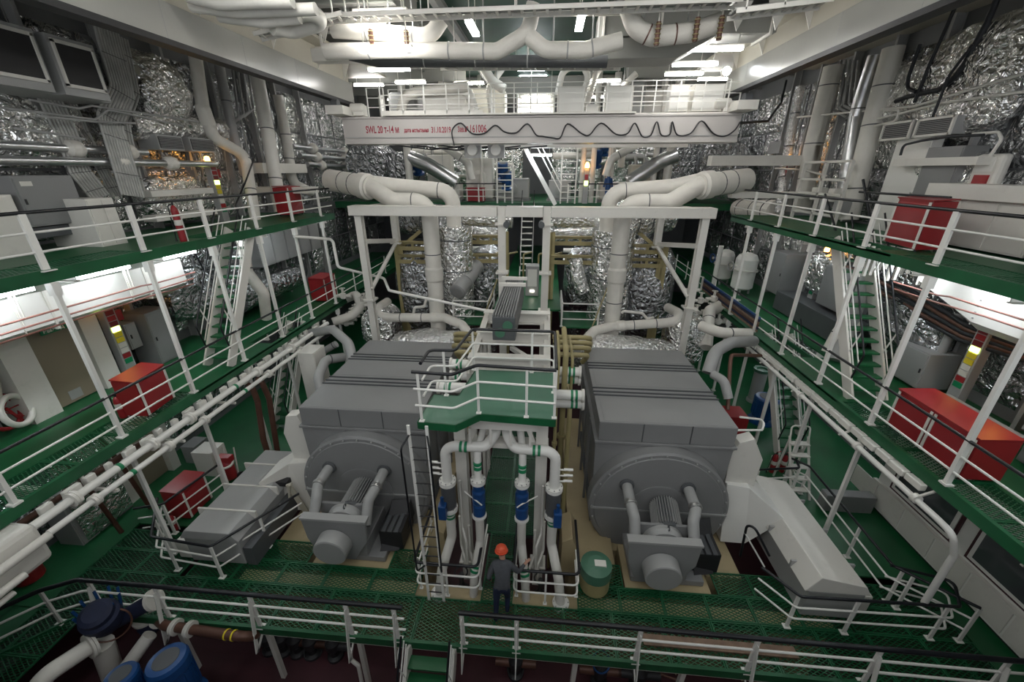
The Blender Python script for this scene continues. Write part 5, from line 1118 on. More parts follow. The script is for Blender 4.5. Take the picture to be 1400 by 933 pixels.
for i, (ya, yb) in enumerate(((6.6, 6.6), (7.5, 7.5))): thin('brown pipe dropping along the foil curtain on the lower deck', [(-11.9, ya+.4, MD-.3), (-11.9, yb+.7, 2.0), (-11.8, yb+.8, LD)], .06, 'copper', 'brown pipes by the foil curtain')
# exhaust gas pipes over the generator flank
pipe('charge_pipe', 'thick grey pipe arching from the deck edge to the generator flank', [PX(425, 455, -9.6), PY(455, 450, 13.8), PY(478, 470, 12.8), PY(483, 500, 12.4)], .17, 'grey_light', bend=.6)
pipe('charge_pipe', 'grey pipe lying lower behind the arching one', [PX(425, 490, -9.4), PY(460, 470, 14.2)], .14, 'grey_light', bands=(.5, .9))
pipe('charge_pipe', 'grey elbow pipe against the generator flank', [PY(470, 488, 13.2), PY(445, 492, 12.6), PY(435, 515, 11.8), PY(440, 540, 11.5)], .17, 'grey_light', bend=.4, bands=(.25,))
cabinet('tall white box beside the lower stairs', -8.9, -8.3, 12.5, 13.3, LD, 3.9, 'white', handle=False)
for i in range(10):
    u, v = 470+i*4.2, 408+(i*37 % 42); p_ = PY(u, v, 17.5+.3*(i % 3)); t = thing('small_valve', 'small white valve in the cluster beside the outer portal column, ladder side', 'valve', p_, 'valve cluster by the outer column, ladder side')
    MB().lathe(p_, Z, [(.1, 0), (.14, .05), (.14, .25), (.06, .3), (.05, .5)], 10).build('body', 'white', t); MB().cyl(p_+V((-.35, 0, .12)), p_+V((.35, .05, .12)), .08, n=10).build('stub', 'white', t); MB().ring(p_+V((0, 0, .5)), Z, .12, .015, 12, 5).build('handwheel', 'white', t)
pipe('valve_header', 'white pipe header bending down through the valve cluster, ladder side', [PY(455, 440, 16.5), PY(480, 432, 17), PY(494, 420, 17.4), PY(488, 402, 18.0), PY(470, 410, 18.4)], .2, 'lagging', bend=.4)

for y in (6.5, 9.2, 12.0, 15.0): lamp('added fill tube under the middle deck over the small red locker side', (-12.2, y, 3.62), 1.25, (0, 1, 0), .12, 'fill_tube', 'added fill tubes under the middle deck, small locker side', top=4.21)  # added tubes set back near the wall, to brighten the lower deck
# ================================================================== starboard side: upper deck
xr = 11.0
locker('red fire locker with white frame on the upper deck before the white counter', PZ(1250, 345, UD), PZ(1207, 332, UD), (.62, .1, 0), 1.15)
cabinet('white counter standing behind the upper deck red locker', 10.3, 11.0, 9.6, 12.3, UD+.05, UD+1.15, 'white', -1, 3, handle=False, name='counter', cat='counter')
MB().rb(10.15, 11.05, 9.5, 12.4, UD+1.15, UD+1.5).build('counter_hood', 'white', None, 'white hood box along the top of the counter by the foil wall', 'hood', bevel=.01)
cabinet('plain grey cabinet over the counter end beside the lit white wall', 10.7, 11.3, 12.4, 13.5, UD+.6, UD+2.4, 'grey', -1, handle=False)
cabinet('white door-like panel standing beside the tall silver pipe', 10.9, 11.2, 13.7, 15.0, UD, UD+3.0, 'white_clean', -1, handle=False, name='access_panel', cat='panel')
a, b_ = PX(1225, 222, 10.6), PX(1345, 212, 10.6); MB().rb(10.5, 11.2, min(a.y, b_.y), max(a.y, b_.y), a.z-.1, a.z+.1).build('cable_channel', 'white', None, 'long white cable channel across the plastic sheeted foil above the counter', 'channel', bevel=.01)
foil_blob('foil sheet blanket with plastic sheen over the white counter', PX(1290, 245, 11.2), (.35, 1.5, .75), amp=.1, seed=61, cat='insulation', name='foil_blanket')
foil_blob('large crumpled foil blanket under the slanting black cables', PX(1330, 110, 11.3), (.4, 1.6, 1.4), amp=.14, seed=62, cat='insulation', name='foil_blanket')
foil_blob('foil blanket near the crane track above the pair of grilles', PX(1240, 125, 11.3), (.4, 1.4, .9), amp=.14, seed=63, cat='insulation', name='foil_blanket')
for i, (a, b_) in enumerate((((1250, 164), (1203, 192)), ((1308, 157), (1249, 187)))):
    y_, y2_, z_, z2_ = wallrect(*a, *b_, 10.7); t = thing('vent_grille', 'grey louvred vent grille, one of a pair above the counter', 'grille', (10.7, y_, z_), 'vent grilles above the counter')
    MB().rb(11.3, 10.72, y_, y2_, z_, z2_).build('frame', 'grey_light', t); MB().rb(10.72, 10.70, y_+.05, y2_-.05, z_+.05, z2_-.05).build('core', 'dark', t)
    for k in range(7): z = z_+.08+k*(z2_-z_-.16)/6; MB().rb(10.7, 10.68, y_+.05, y2_-.05, z-.01, z+.012).build('louvre', 'grey', t)
    for q in ((y_-.02, y_+.04, z_-.02, z2_+.02), (y2_-.04, y2_+.02, z_-.02, z2_+.02), (y_, y2_, z2_-.04, z2_+.02), (y_, y2_, z_-.02, z_+.04)): MB().rb(10.72, 10.66, *q).build('rim', 'white', t)
# tall pipes
pipe('riser_pipe', 'silver clad riser with straps beside the alarm column on the upper deck', [PX(1094, 118, 11.0), PX(1072, 235, 11.0), PX(1066, 290, 11.0)], .2, 'foil_pipe', bend=.3, bands=(.2, .45, .7))
pipe('riser_pipe', 'thick white riser pipe lit warm by the orange beacon', [PX(1140, 90, 11.0), PX(1112, 200, 11.0), PX(1095, 290, 11.0)], .34, 'lagging', bend=.3, bands=(.12, .5, .75), n=20)
pipe('riser_pipe', 'polished silver riser pipe with a step beside the white access panel', [PX(1197, 75, 10.8), PX(1182, 120, 10.8), PX(1170, 160, 10.8), PX(1148, 295, 10.8)], .22, 'clad', bend=.3, bands=(.3, .75), collars=())
pipe('riser_pipe', 'white lagged riser pipe next to the polished silver one', [PX(1222, 65, 10.9), PX(1194, 165, 10.9), PX(1160, 300, 10.9)], .3, 'lagging', bend=.3, bands=(.2, .42, .8), n=20)
for i in range(5): thin('thin grey pipe of a set curling at the wall behind the risers', [PX(1150+i*6, 82, 11.3), PX(1140+i*7, 150-3*i, 11.3), PX(1158+i*4, 160-5*i, 11.2)], .05, 'grey_light', 'curled pipe set behind the risers')
# black cables down the wall
for i, q in enumerate(([(1375, -30), (1350, 30), (1320, 85), (1306, 105), (1285, 122), (1240, 132), (1225, 138)], [(1310, 0), (1270, 90), (1250, 140)], [(1258, 60), (1242, 105), (1240, 120), (1252, 125)], [(1330, 60), (1296, 105), (1285, 135), (1275, 160)])):
    thin('black cable slanting down the foil wall under the crane track', [PX(u, v, 10.9-.04*i) for u, v in q], (.07, .045, .05, .035)[i], 'rubber', 'black cables on the foil wall', bend=.3, cat='cable', name='hanging_cable')
thin('thick black cable sagging from the crane girder to the wall', [PX(1012, 168, 7.2), PX(1050, 165, 9.0), PX(1068, 140, 10.6), PX(1075, 110, 11.2)], .05, 'rubber', cat='cable', name='hanging_cable')
thin('black cable arching over the foil sheet to the counter', [PX(1231, 212, 10.6), PX(1235, 198, 10.6), PX(1260, 192, 10.6), PX(1300, 186, 10.6), PX(1345, 184, 10.6)], .035, 'rubber', cat='cable', name='hanging_cable')
for i, q in enumerate(([(1090, 160), (1250, 145), (1400, 100)], [(1190, 165), (1290, 140), (1400, 125)], [(1210, 150), (1230, 150), (1225, 165), (1195, 172)], [(1330, 183), (1365, 180), (1370, 190), (1352, 215)], [(1060, 230), (1100, 232), (1130, 240)])):
    thin('thin white pipe along the foil wall over the counter', [PX(u, v, 10.85-.02*i) for u, v in q], .035, 'white', 'thin pipes on the counter side wall')
alarm_column('alarm column with orange beacon on the upper deck beside the pipe rack', (11.2, PX(1068, 260, 11.0).y, UD), -1, 2.1)
rk = thing('pipe_rack', 'open white pipe rack with valves on the upper deck behind the stairs', 'rack', (10.4, 17, UD)); 
ya, yb = PX(1145, 290, 10.2).y, PX(1085, 285, 10.2).y
for y in (ya, (ya+yb)/2, yb): MB().rb(10.15, 10.25, y-.05, y+.05, UD, UD+2.1).build('upright', 'white', rk)
for z in (.3, 1.0, 1.5, 2.1): MB().rb(10.15, 10.25, ya, yb, UD+z-.04, UD+z+.04).build('shelf_bar', 'white', rk)
for k in range(4): MB().rb(10.3, 10.7, ya+.15+k*.5, ya+.5+k*.5, UD+.4+.35*(k % 2), UD+.8+.4*(k % 2)).build('instrument', 'white' if k % 2 else 'grey_light', rk, bevel=.02)
sb = thing('fire_call_box', 'white rounded call box with red switch on the wall past the counter', 'call box', PX(1345, 240, 10.9)); c = ORG[sb.name]
MB().rb(10.85, 11.1, c.y-.35, c.y+.35, c.z-.35, c.z+.5).build('case', 'white', sb, bevel=.08); MB().rb(10.8, 10.85, c.y-.2, c.y+.15, c.z-.25, c.z+.02).build('red_switch', 'red', sb); MB().rb(10.82, 10.86, c.y-.2, c.y+.25, c.z+.1, c.z+.42).build('cover', 'white_clean', sb)
cabinet('dark grey cabinet on the upper deck wall past the call box', 10.3, 11.2, 6.4, 8.3, UD+.0, UD+1.5, 'grey', -1, 2)
cabinet('low dark grey chest on the upper deck past the call box', 9.9, 10.3, 7.5, 9.0, UD, UD+.55, 'grey_dark', -1, handle=False)
MB().rb(9.8, 10.6, 5.6, 6.9, UD, UD+.3).build('tan_crate', 'tan', None, 'tan crate lid on the upper deck near the grey cabinet', 'crate', bevel=.02)
for q in ([(1180, 245), (1190, 300), (1198, 345)], [(1128, 265), (1140, 305), (1150, 350)]):
    thin('black post standing along the upper deck opening over the stairs', [PX(u, v, 9.4) for u, v in q], .035, 'black', 'black posts by the stair opening', cat='post', name='black_post')
thin('black handrail hoop at the head of the upper stairs', [PX(1175, 262, 9.4), PX(1300, 270, 9.4)], .03, 'black', cat='handrail', name='stair_hoop')
foil_duct('wide horizontal foil duct behind the railing end near the lagged header', [PX(1010, 285, 10.9), PX(1062, 288, 11.2)], .5, amp=.04, mat='lagging', seed=64, bands=3)
MB().rb(7.6, 11.3, 18.3, 18.7, 8.95, 9.2).build('pipe_bracket', 'white', None, 'white steel walkway bracket carrying the lagged header over the railing end', 'bracket', bevel=.01)
MB().rb(7.0, 11.3, 19.6, 20.1, 10.2, 10.6).build('cable_channel', 'white', None, 'white channel box on the wall over the lagged header near the crane cable', 'channel', bevel=.01)
y_, y2_, z_, z2_ = wallrect(1070, 192, 1050, 210, 11.2); MB().rb(11.3, 11.15, y_, y2_, z_, z2_).build('small_grille', 'grey_light', None, 'small framed grille on the wall beside the silver riser', 'grille')
for i in range(6): thin('thin conduit on the wall above the risers', [PX(1085+i*18, 128-i*6, 11.4), PX(1072+i*18, 195-i*5, 11.4)], .025, 'cable', 'conduits above the risers')
# ================================================================== starboard side: middle deck
locker('large twin red fire locker on the middle deck behind the railing', PZ(1310, 658, MD), PZ(1210, 581, MD), (.75, 0, 0), 1.0, 2)
be = thing('ventilation_duct', 'wide white tapering duct under the upper deck over the grey consoles', 'duct', (10.2, 8, 6.6))
MB().prism([(10.7, 2.5, 7.55), (9.8, 2.5, 7.55), (9.8, 2.5, 6.8), (10.0, 2.5, 6.62), (10.5, 2.5, 6.62), (10.7, 2.5, 6.8)], (0, 7.0, 0)).build('shell', 'white_clean', be)
m = MB(); A = [(10.7, 9.5, 7.55), (9.8, 9.5, 7.55), (9.8, 9.5, 6.8), (10.0, 9.5, 6.62), (10.5, 9.5, 6.62), (10.7, 9.5, 6.8)]; B_ = [(10.7, 11.2, 7.6), (9.8, 11.2, 7.6), (9.8, 11.2, 7.35), (10.0, 11.2, 7.3), (10.5, 11.2, 7.3), (10.7, 11.2, 7.35)]
m.add(A+B_, [(k, (k+1) % 6, 6+(k+1) % 6, 6+k) for k in range(6)]+[(6, 7, 8, 9, 10, 11)]); m.build('tapered_end', 'white_clean', be)
for k in range(5): MB().box((9.795, 9.5, 6.75+k*.14), (.02, .03, .03)).build('rivet', 'grey_light', be)
for y in (4.8, 6.9, 9.0, 11.1): lamp('fluorescent tube fixed under the upper deck over the tapering white duct', (9.35, y, 7.72), 1.25, (0, 1, 0), .12, 'tube_deck', 'tubes under the upper deck, tapering duct side', top=8.16)
for y in (14.5, 17.5): lamp('fluorescent tube under the upper deck over the white filter vessels', (9.6, y, 7.72), 1.25, (0, 1, 0), .12, 'tube_deck', 'tubes under the upper deck over the filters', top=8.16)
for i, (za, xa) in enumerate(((7.1, 9.5), (7.3, 9.4))):
    thin('thin pink pipe hung along the tapering white duct', [(xa, 2.5, za), (xa, 9.0+i*.8, za), (xa+.1, 10.2, za-.08), (xa+.1, 11.6, za-.1)], .022, 'pipe_red', 'pink pipes along the tapering duct')
alarm_column('alarm column with lit green window on the middle deck between grey consoles', (10.95, PX(1325, 490, 10.7).y, MD+.1), -1, 2.2, beacon=False)
t = thing('beacon', 'orange lit beacon lamp under the tapering white duct', 'beacon', (10.35, 8.6, 6.4)); MB().lathe((10.35, 8.6, 6.57), Z, [(.1, 0), (.1, .05)], 14).build('base', 'dark', t); MB().lathe((10.35, 8.6, 6.4), Z, [(.02, 0), (.08, .03), (.09, .17)], 14).build('lens', 'beacon_glow', t)
cabinet('grey console on the middle deck beside the lit alarm column', 10.5, 11.3, 10.75, 11.8, MD+.1, MD+1.15, 'grey_light', -1, 1)
cabinet('tall grey switch cabinet on the middle deck past the alarm column', 10.6, 11.55, 6.6, 8.3, MD+.5, MD+2.2, 'grey_light', -1, 1)
cabinet('low grey console under the tall switch cabinet', 10.2, 10.9, 6.2, 7.8, MD+.05, MD+.7, 'grey', -1, 2)
MB().rb(10.3, 10.6, 8.1, 10.0, MD+.25, MD+.4).build('cable_shelf', 'grey_light', None, 'grey cable shelf running between the two consoles', 'shelf', bevel=.01)
thin('grey pipe rising diagonally beside the grey console', [PX(1268, 520, 10.9), PX(1300, 455, 11.0), PX(1312, 430, 11.0)], .1, 'grey_light')
for i in range(5): thin('brown cable sagging along the wall under the tapering duct', [(11.0, 15.5, 6.9-.13*i), (10.9, 12.5, 6.7-.15*i), (10.8, 10.5, 6.35-.1*i), (10.9, 9.0, 6.3-.06*i)], .06, 'copper' if i % 2 else 'rubber', 'sagging cables under the tapering duct', bend=.8, cat='cable', name='hanging_cable')
foil_blob('dull foil bundle on the middle deck wall behind the upper stairs', (11.1, 12.3, 5.5), (.4, 1.3, .8), amp=.12, mat='foil_dark', seed=71, name='foil_blanket', cat='insulation')
foil_blob('dull foil bundle over the grey cabinets lit orange', (11.1, 16.5, 6.2), (.4, 1.2, .8), amp=.12, mat='foil', seed=72, name='foil_blanket', cat='insulation')
cabinet('grey cabinet on the middle deck wall under the orange lit foil', 10.6, 11.55, 14.6, 16.0, MD+1.0, MD+2.5, 'grey', -1, 1)
cabinet('grey cabinet on the middle deck wall beside the white filter vessels', 10.4, 11.55, 18.3, 19.6, MD+.6, MD+2.4, 'grey', -1, 1)
MB().rb(10.3, 11.3, 13.8, 18.2, MD+.05, MD+.85).build('long_base_unit', 'grey_dark', None, 'long dark base unit on the middle deck below the grey cabinets', 'base unit', bevel=.02)
alarm_column('alarm column glowing orange and green over the long dark base unit', (11.2, 17.0, MD+.86), -1, 1.9)
pipe('bent_pipe', 'grey pipe slanting out of the deck behind the upper stairs', [(10.4, 13.6, 7.9), (10.2, 13.4, 5.6), (9.9, 13.0, 5.0), (9.5, 12.6, 4.3)], .2, 'grey_light', bend=.3, bands=(.6,))
pipe('bent_pipe', 'white pipe elbow on the middle deck tied with black cable', [(10.3, 13.2, 5.3), (9.8, 13.2, 5.2), (9.5, 13.0, 4.4)], .19, 'lagging', bend=.3, bands=(.5,), bandmat='black')
for i, (x_, y_, r_, h_) in enumerate(((9.9, 20.6, .5, 1.9), (9.7, 22.6, .45, 1.7))):
    t = thing('filter_vessel', 'bright white upright filter vessel on the middle deck '+('beside the grey cabinet' if i == 0 else 'with the blue handwheel'), 'vessel', (x_, y_, MD)); c = V((x_, y_, MD))
    MB().lathe(c+V((0, 0, .25)), Z, [(r_*.7, 0), (r_, .1), (r_, h_-.4), (r_*.8, h_-.2), (r_*.3, h_-.1)], 24).build('vessel', 'white_clean', t); MB().lathe(c+V((0, 0, h_*.62)), Z, [(r_, 0), (r_*1.15, 0), (r_*1.15, .08), (r_, .08)], 24).build('flange', 'white', t)
    for a in range(3): q = V((math.cos(a*2.1), math.sin(a*2.1), 0))*r_*.8; MB().bar(c+q, c+q+V((0, 0, .35)), .08, .08).build('leg', 'grey_light', t)
    MB().ring(c+V((-r_-.25, -.1, 1.4)), V((1, .2, 0)), .22, .03, 18, 6).build('handwheel', 'blue' if i else 'grey', t); MB().cyl(c+V((-r_-.25, -.1, 1.4)), c+V((0, 0, 1.4)), .06).build('spindle', 'white', t)
MB().cyl((8.95, 21.6, MD), (8.95, 21.6, MD+2.2), .12).build('white_post_pipe', 'white_clean', None, 'white upright pipe beside the blue handwheel', 'pipe')
t = thing('stretcher', 'folded orange and blue stretcher hung on the middle deck railing', 'stretcher', (7.9, 17.5, MD+.3))
for i in range(6): MB().rb(7.93, 7.97, 14.6, 20.6, MD+.2+i*.1, MD+.28+i*.1).build('slat', ('wood', 'navy', 'copper', 'wood', 'navy', 'blue')[i], t)
for y in (14.7, 16.9, 20.4): MB().rb(7.88, 7.93, y, y+.12, MD+.15, MD+.85).build('clamp', 'white', t)
for i in range(14): MB().rb(8.55+.16*i, 8.62+.16*i, 11.2+.4*(i % 4), 11.26+.4*(i % 4), UD-.75-.12*(i % 3), UD-.06).build('deck_hanger', 'white', None, 'flat white hanger strip below the upper deck beside the stairs', 'hanger', 'hanger strips below the upper deck by the stairs')
# longitudinal pipe and small fittings along the middle deck edge
o = MB().tube([(8.25, 6.35, 1.55), (8.0, 6.15, 3.2), (7.74, 6.1, 3.76), (7.72, 6.5, 3.8), (7.72, 15.2, 3.86)], .06, 12, .25).build('edge_pipe', 'white_clean', None, 'white pipe slung along the middle deck edge over the control cabin', 'pipe')
for y in (6.9, 8.6, 11.0): MB().lathe((7.72, y, 3.82), (0, 1, 0), [(.06, 0), (.1, 0), (.1, .1), (.06, .1)], 14).build('coupling', 'white', o)
for y in (7.0, 9.2, 11.4, 13.4): MB().bar((8.1, y, 4.0), (7.66, y, 3.74), .04, .04).build('pipe_bracket', 'white', None, 'small white bracket holding the edge pipe over the cabin', 'bracket', 'brackets of the cabin side edge pipe')
for i in range(18): y = 7.1+i*.42; MB().rb(7.86-.03*(i % 2), 8.0, y, y+.39, 3.88, 4.03).build('valve_block', 'white', None, 'small white fitting in the row below the middle deck edge over the cabin', 'fitting', 'small fittings under the deck edge, cabin side', bevel=.02)
# ================================================================== starboard side: lower deck
cb = thing('control_cabin', 'white control cabin with framed windows under the middle deck', 'cabin', (10.8, 6, LD))
MB().rb(10.15, 11.5, 2.0, 10.3, LD+.12, 3.75).build('shell', 'white_clean', cb, bevel=.02)
MB().rb(10.25, 11.5, 2.0, 10.25, LD, LD+.12).build('plinth', 'dark', cb)
MB().rb(10.05, 10.15, 2.0, 10.35, 1.42, 1.5).build('waist_rail', 'white', cb)
for k in range(9): y = 2.6+k*.95; MB().rb(10.12, 10.15, y, y+.9, LD+.2, 1.38).build('side_panel', 'white', cb, bevel=.006)
for ya, yb in ((7.95, 9.85), (5.7, 7.6), (3.4, 5.3)):
    w_ = MB().rb(10.10, 10.15, ya, yb, 1.6, 2.75).build('window', 'oxide', cb); MB().rb(10.08, 10.12, ya+.07, yb-.07, 1.66, 2.69).build('window_frame', 'white_clean', w_); MB().rb(10.06, 10.09, ya+.17, yb-.17, 1.76, 2.59).build('pane', 'glass', w_)
railing('white railing with black handrail on the lower deck in front of the cabin', [V((7.95, 11.0, LD)), V((8.35, 10.6, LD)), V((8.25, 7.2, LD)), V((9.3, 6.3, LD))], posts=[V((8.35, 10.6, LD)), V((8.28, 8.3, LD)), V((8.5, 6.95, LD)), V((9.3, 6.3, LD))])
railing('white railing loop with black handrail around the white cooler chest', [V((5.2, 6.9, LD)), V((5.7, 6.25, LD)), V((8.9, 6.3, LD)), V((9.3, 6.9, LD)), V((8.2, 7.2, LD))], posts=[V((5.7, 6.3, LD)), V((6.9, 6.27, LD)), V((8.7, 6.3, LD)), V((8.4, 7.1, LD))])
railing('short white railing with black handrail across the foot of the ladder frame', [V((6.6, 10.3, LD)), V((8.0, 10.5, LD)), V((8.1, 10.9, LD))], posts=[V((6.7, 10.3, LD)), V((8.0, 10.5, LD))])
ch = thing('cooler_chest', 'long low white cooler chest beside the generator with the green drum', 'chest', (6.8, 8.3, LD))
MB().rb(6.15, 7.35, 6.6, 9.9, LD, 1.3).build('body', 'grey_light', ch, bevel=.02); MB().prism([(6.05, 6.6, 1.3), (7.45, 6.6, 1.3), (7.3, 6.6, 1.55), (6.3, 6.6, 1.75)], (0, 3.3, 0)).build('lid', 'white', ch, bevel=.015); MB().rb(7.4, 7.75, 6.8, 10.0, LD, 1.0).build('side_tray', 'white', ch, bevel=.03)
for y in (7.2, 8.2, 9.2): MB().rb(6.04, 7.46, y, y+.05, 1.31, 1.5).build('lid_strap', 'grey_light', ch)
cv = thing('duct_cover', 'angular white duct cover leaning against the generator beside the white chest', 'cover', (5.7, 9.3, LD))
MB().prism([(5.15, 8.6, .4), (5.75, 8.5, .5), (6.35, 8.2, 1.75), (5.7, 8.9, 2.1), (5.15, 9.0, 2.1)], (0, 1.1, 0)).build('lower_hood', 'white_clean', cv, bevel=.01)
MB().prism([(5.15, 9.1, 1.8), (5.9, 9.1, 1.8), (5.95, 9.1, 2.9), (5.6, 9.1, 3.55), (5.25, 9.1, 3.4), (5.1, 9.1, 3.0)], (0, .35, 0)).build('upper_shield', 'white', cv, bevel=.01)
t = thing('black_hoop', 'black v shaped handrail hoop between generator and white cover', 'handrail', PZ(1020, 760, LD)); a, b_, c = PY(1012, 760, 7.6), PY(1024, 705, 7.6), PY(1052, 760, 7.2)
MB().tube([a, b_, c], .03, 8, .12).build('hoop', 'black', t); MB().tube([PY(1018, 728, 7.6), PY(1045, 775, 7.3)], .02, 8).build('lower_bar', 'white_clean', t)
sl = thing('step_ladder', 'white step ladder frame with red extinguishers leaning near the lower stairs', 'ladder', PZ(1085, 672, LD)); c = ORG[sl.name]
for s in (-.28, .28): MB().bar(c+V((s, -.35, 0)), c+V((s, .55, 1.75)), .06, .04).build('stile', 'white', sl); MB().bar(c+V((s, .7, 0)), c+V((s, .5, 1.7)), .05, .04).build('rear_leg', 'white', sl)
for k in range(5): MB().rb(c.x-.28, c.x+.28, c.y-.3+.16*k, c.y-.1+.16*k, c.z+.25+.32*k, c.z+.29+.32*k).build('step', 'white', sl)
MB().tube([c+V((-.28, .5, 1.7)), c+V((-.28, .6, 2.1)), c+V((.28, .6, 2.1)), c+V((.28, .5, 1.7))], .025, 8, .1).build('hoop', 'white_clean', sl)
extinguisher('red extinguisher with white band behind the step ladder', c+V((-.25, .9, 0)), .75); extinguisher('red extinguisher standing against the step ladder side', c+V((.1, .95, 0)), .7)
pump_motor('blue pump on the lower deck beside the red box', PZ(1040, 575, LD)+V((0, 0, .25)), .42, .9)
cabinet('red pump box on the lower deck beside the blue pump', 6.9, 7.6, 13.0, 13.8, LD, LD+1.2, 'red', -1, handle=False, name='pump_box', cat='box')
t = thing('filter_column', 'grey column filter with green lid beside the lower stairs', 'filter', PZ(1030, 548, LD)); c = ORG[t.name]
MB().lathe(c, Z, [(.3, 0), (.3, .1), (.26, .15), (.26, 1.5)], 20).build('column', 'grey_light', t); MB().lathe(c+V((0, 0, 1.5)), Z, [(.32, 0), (.32, .12), (.22, .12), (.2, .05)], 20).build('lid', 'green_pale', t)
MB().rb(8.6, 10.0, 9.9, 10.2, LD, LD+.6).build('low_grey_box', 'grey', None, 'low grey box at the cabin corner on the lower deck', 'box', bevel=.02)
# pipes over the generator flank
pipe('charge_pipe', 'thick grey pipe arching to the generator on the drum side', [PX(1030, 466, 7.8), PY(1000, 468, 13.2), PY(978, 480, 12.6), PY(968, 510, 12.2)], .2, 'grey_light', bend=.6)
pipe('charge_pipe', 'white lagged pipe with bright end crossing to the deck edge, drum side', [PX(1025, 456, 7.8), PY(985, 455, 14.5), PY(958, 445, 15.2)], .2, 'lagging', bend=.4, bands=(.4,))
pipe('charge_pipe', 'lower grey pipe curving down beside the copper pipe, drum side', [PY(975, 512, 12.0), PY(990, 520, 11.6), PY(996, 545, 11.3)], .14, 'grey_light', bend=.3)
pipe('rusty_pipe', 'copper coloured pipe with square bends beside the generator, drum side', [PX(1040, 486, 7.6), PY(1000, 485, 12.4), PY(998, 500, 12.2), PY(995, 560, 11.4)], .06, 'copper', bend=.12)
thin('white pipe stepping out from the generator hood to the railing', [PY(1008, 588, 9.2), PY(1042, 588, 9.6), PY(1046, 574, 10), PY(1012, 570, 9.6)], .03, 'white_clean')
for i in range(12):
    u, v = 945+i*6.0, 400+(i*29 % 48)+i*2.2; p_ = PY(u, v, 17.8+.3*(i % 3)); t = thing('small_valve', 'small white valve in the cluster beside the outer portal column, drum side', 'valve', p_, 'valve cluster by the outer column, drum side')
    MB().lathe(p_, Z, [(.1, 0), (.14, .05), (.14, .25), (.06, .3), (.05, .5)], 10).build('body', 'white', t); MB().cyl(p_+V((-.35, 0, .12)), p_+V((.35, .05, .12)), .08, n=10).build('stub', 'white', t); MB().ring(p_+V((0, 0, .5)), Z, .12, .015, 12, 5).build('handwheel', 'white', t)
pipe('valve_header', 'white pipe header bending down through the valve cluster, drum side', [PY(985, 418, 18.2), PY(970, 425, 17.6), PY(968, 445, 16.8), PY(965, 475, 16)], .26, 'lagging', bend=.5, bands=(.5,))
MB().rb(7.15, 7.2, 10.2, 12.4, LD-.06, LD+.02).build('floor_trim', 'green_steel', None, 'narrow green kerb along the grating beside the generator, drum side', 'kerb')

for y in (11.2, 13.5, 16.0, 18.5): lamp('added fill tube under the middle deck on the cabin side', (10.6, y, 3.62), 1.25, (0, 1, 0), .12, 'fill_tube', 'added fill tubes under the middle deck, cabin side', top=4.21)  # lamps added under the deck to lift the lower deck light here
# ================================================================== ceiling pipework over the crane
CG = 'white lagged pipes under the ceiling'
def cpipe(label, q, r, mat='lagging', bend=.5, **k): return pipe('overhead_pipe', label, [PY(*p) if len(p) == 3 else PY(*p, 13.0) for p in q], r, mat, bend=bend, **k)
cpipe('white lagged overhead pipe rising at its end above the crane lettering', [(455, 40), (588, 50), (604, 26)], .20, bands=(.3, .7), bandmat='grey_light')
cpipe('long white lagged overhead pipe that sweeps up beside the lengthwise lamp', [(445, 70), (560, 68), (680, 70), (722, 45), (730, 5)], .20, bands=(.2, .55, .7), bandmat='grey_light')
cpipe('white lagged overhead pipe sagging between the two lengthwise lamps', [(722, 48), (745, 68), (800, 68), (850, 55)], .20, bands=(.45, .7), bandmat='grey_light')
cpipe('fat white lagged overhead pipe curling down over the crane cabinets', [(856, 2), (868, 38), (892, 50), (945, 44), (985, 30)], .23, bands=(.35, .6), bandmat='copper')
cpipe('dark overhead pipe running across behind the white ones', [(478, 74, 14), (520, 84, 14), (640, 83, 14), (830, 84, 14)], .16, 'grey_dark', bands=(.3, .5, .7), bandmat='grey_light')
cpipe('bent white overhead pipe with elbow at the lettering end near the track', [(370, 20, 11), (430, 16, 11), (440, 30, 11.4), (400, 42, 11.4), (372, 36, 11)], .17, 'white', bend=.25)
for i, q in enumerate(([(255, -6), (300, 5), (345, 3), (400, 2)], [(262, 8), (320, 16), (378, 14), (432, 12)], [(300, 22), (360, 30), (410, 24)])):
    cpipe('white overhead pipe in the stack close to the track near the lettering end', [(u, v, 10.2+.3*i) for u, v in q], .12, 'white', bend=.3, group='stacked overhead pipes')
def cable_ladder(label, a, b_, w=.45, n=18):
    a, b_ = V(a), V(b_); t = thing('cable_ladder', label, 'cable tray', a.lerp(b_, .5)); s = (b_-a).cross(Z).normalized()*(w/2)
    for k in (-1, 1): MB().bar(a+s*k, b_+s*k, .03, .09).build('side_rail', 'white', t)
    for i in range(n): p = a.lerp(b_, (i+.5)/n); MB().bar(p-s, p+s, .07, .03).build('rung', 'white', t)
    for k in range(3): o = s*(-.5+.5*k); MB().tube([a+o+V((0, 0, .06)), b_+o+V((0, 0, .06))], .035, 6).build('cable', 'cable', t)
    for f in (.1, .5, .9): p = a.lerp(b_, f); MB().bar(p+s, V((p.x, p.y, 14.99))+s, .03, .03).build('hanger', 'white', t)
cable_ladder('white cable ladder crossing under the green ceiling over the lengthwise lamps', PY(425, 26, 12.2), PY(1010, 4, 12.2), .5, 34)
cable_ladder('white cable ladder climbing toward the track at the lettering end', PY(352, 50, 11.5), PY(470, 22, 12.0), .5, 9)
cable_ladder('second white cable ladder further back under the ceiling', PY(560, 20, 13.2), PY(860, 14, 13.2), .4, 22)
cable_ladder('white cable ladder near the cabinets end of the track', PY(1000, 20, 11.2), PY(1130, 4, 11.2), .5, 9)
cable_ladder('far white cable ladder behind the dark overhead pipe', PY(600, 92, 16.5), PY(850, 92, 16.5), .45, 14)
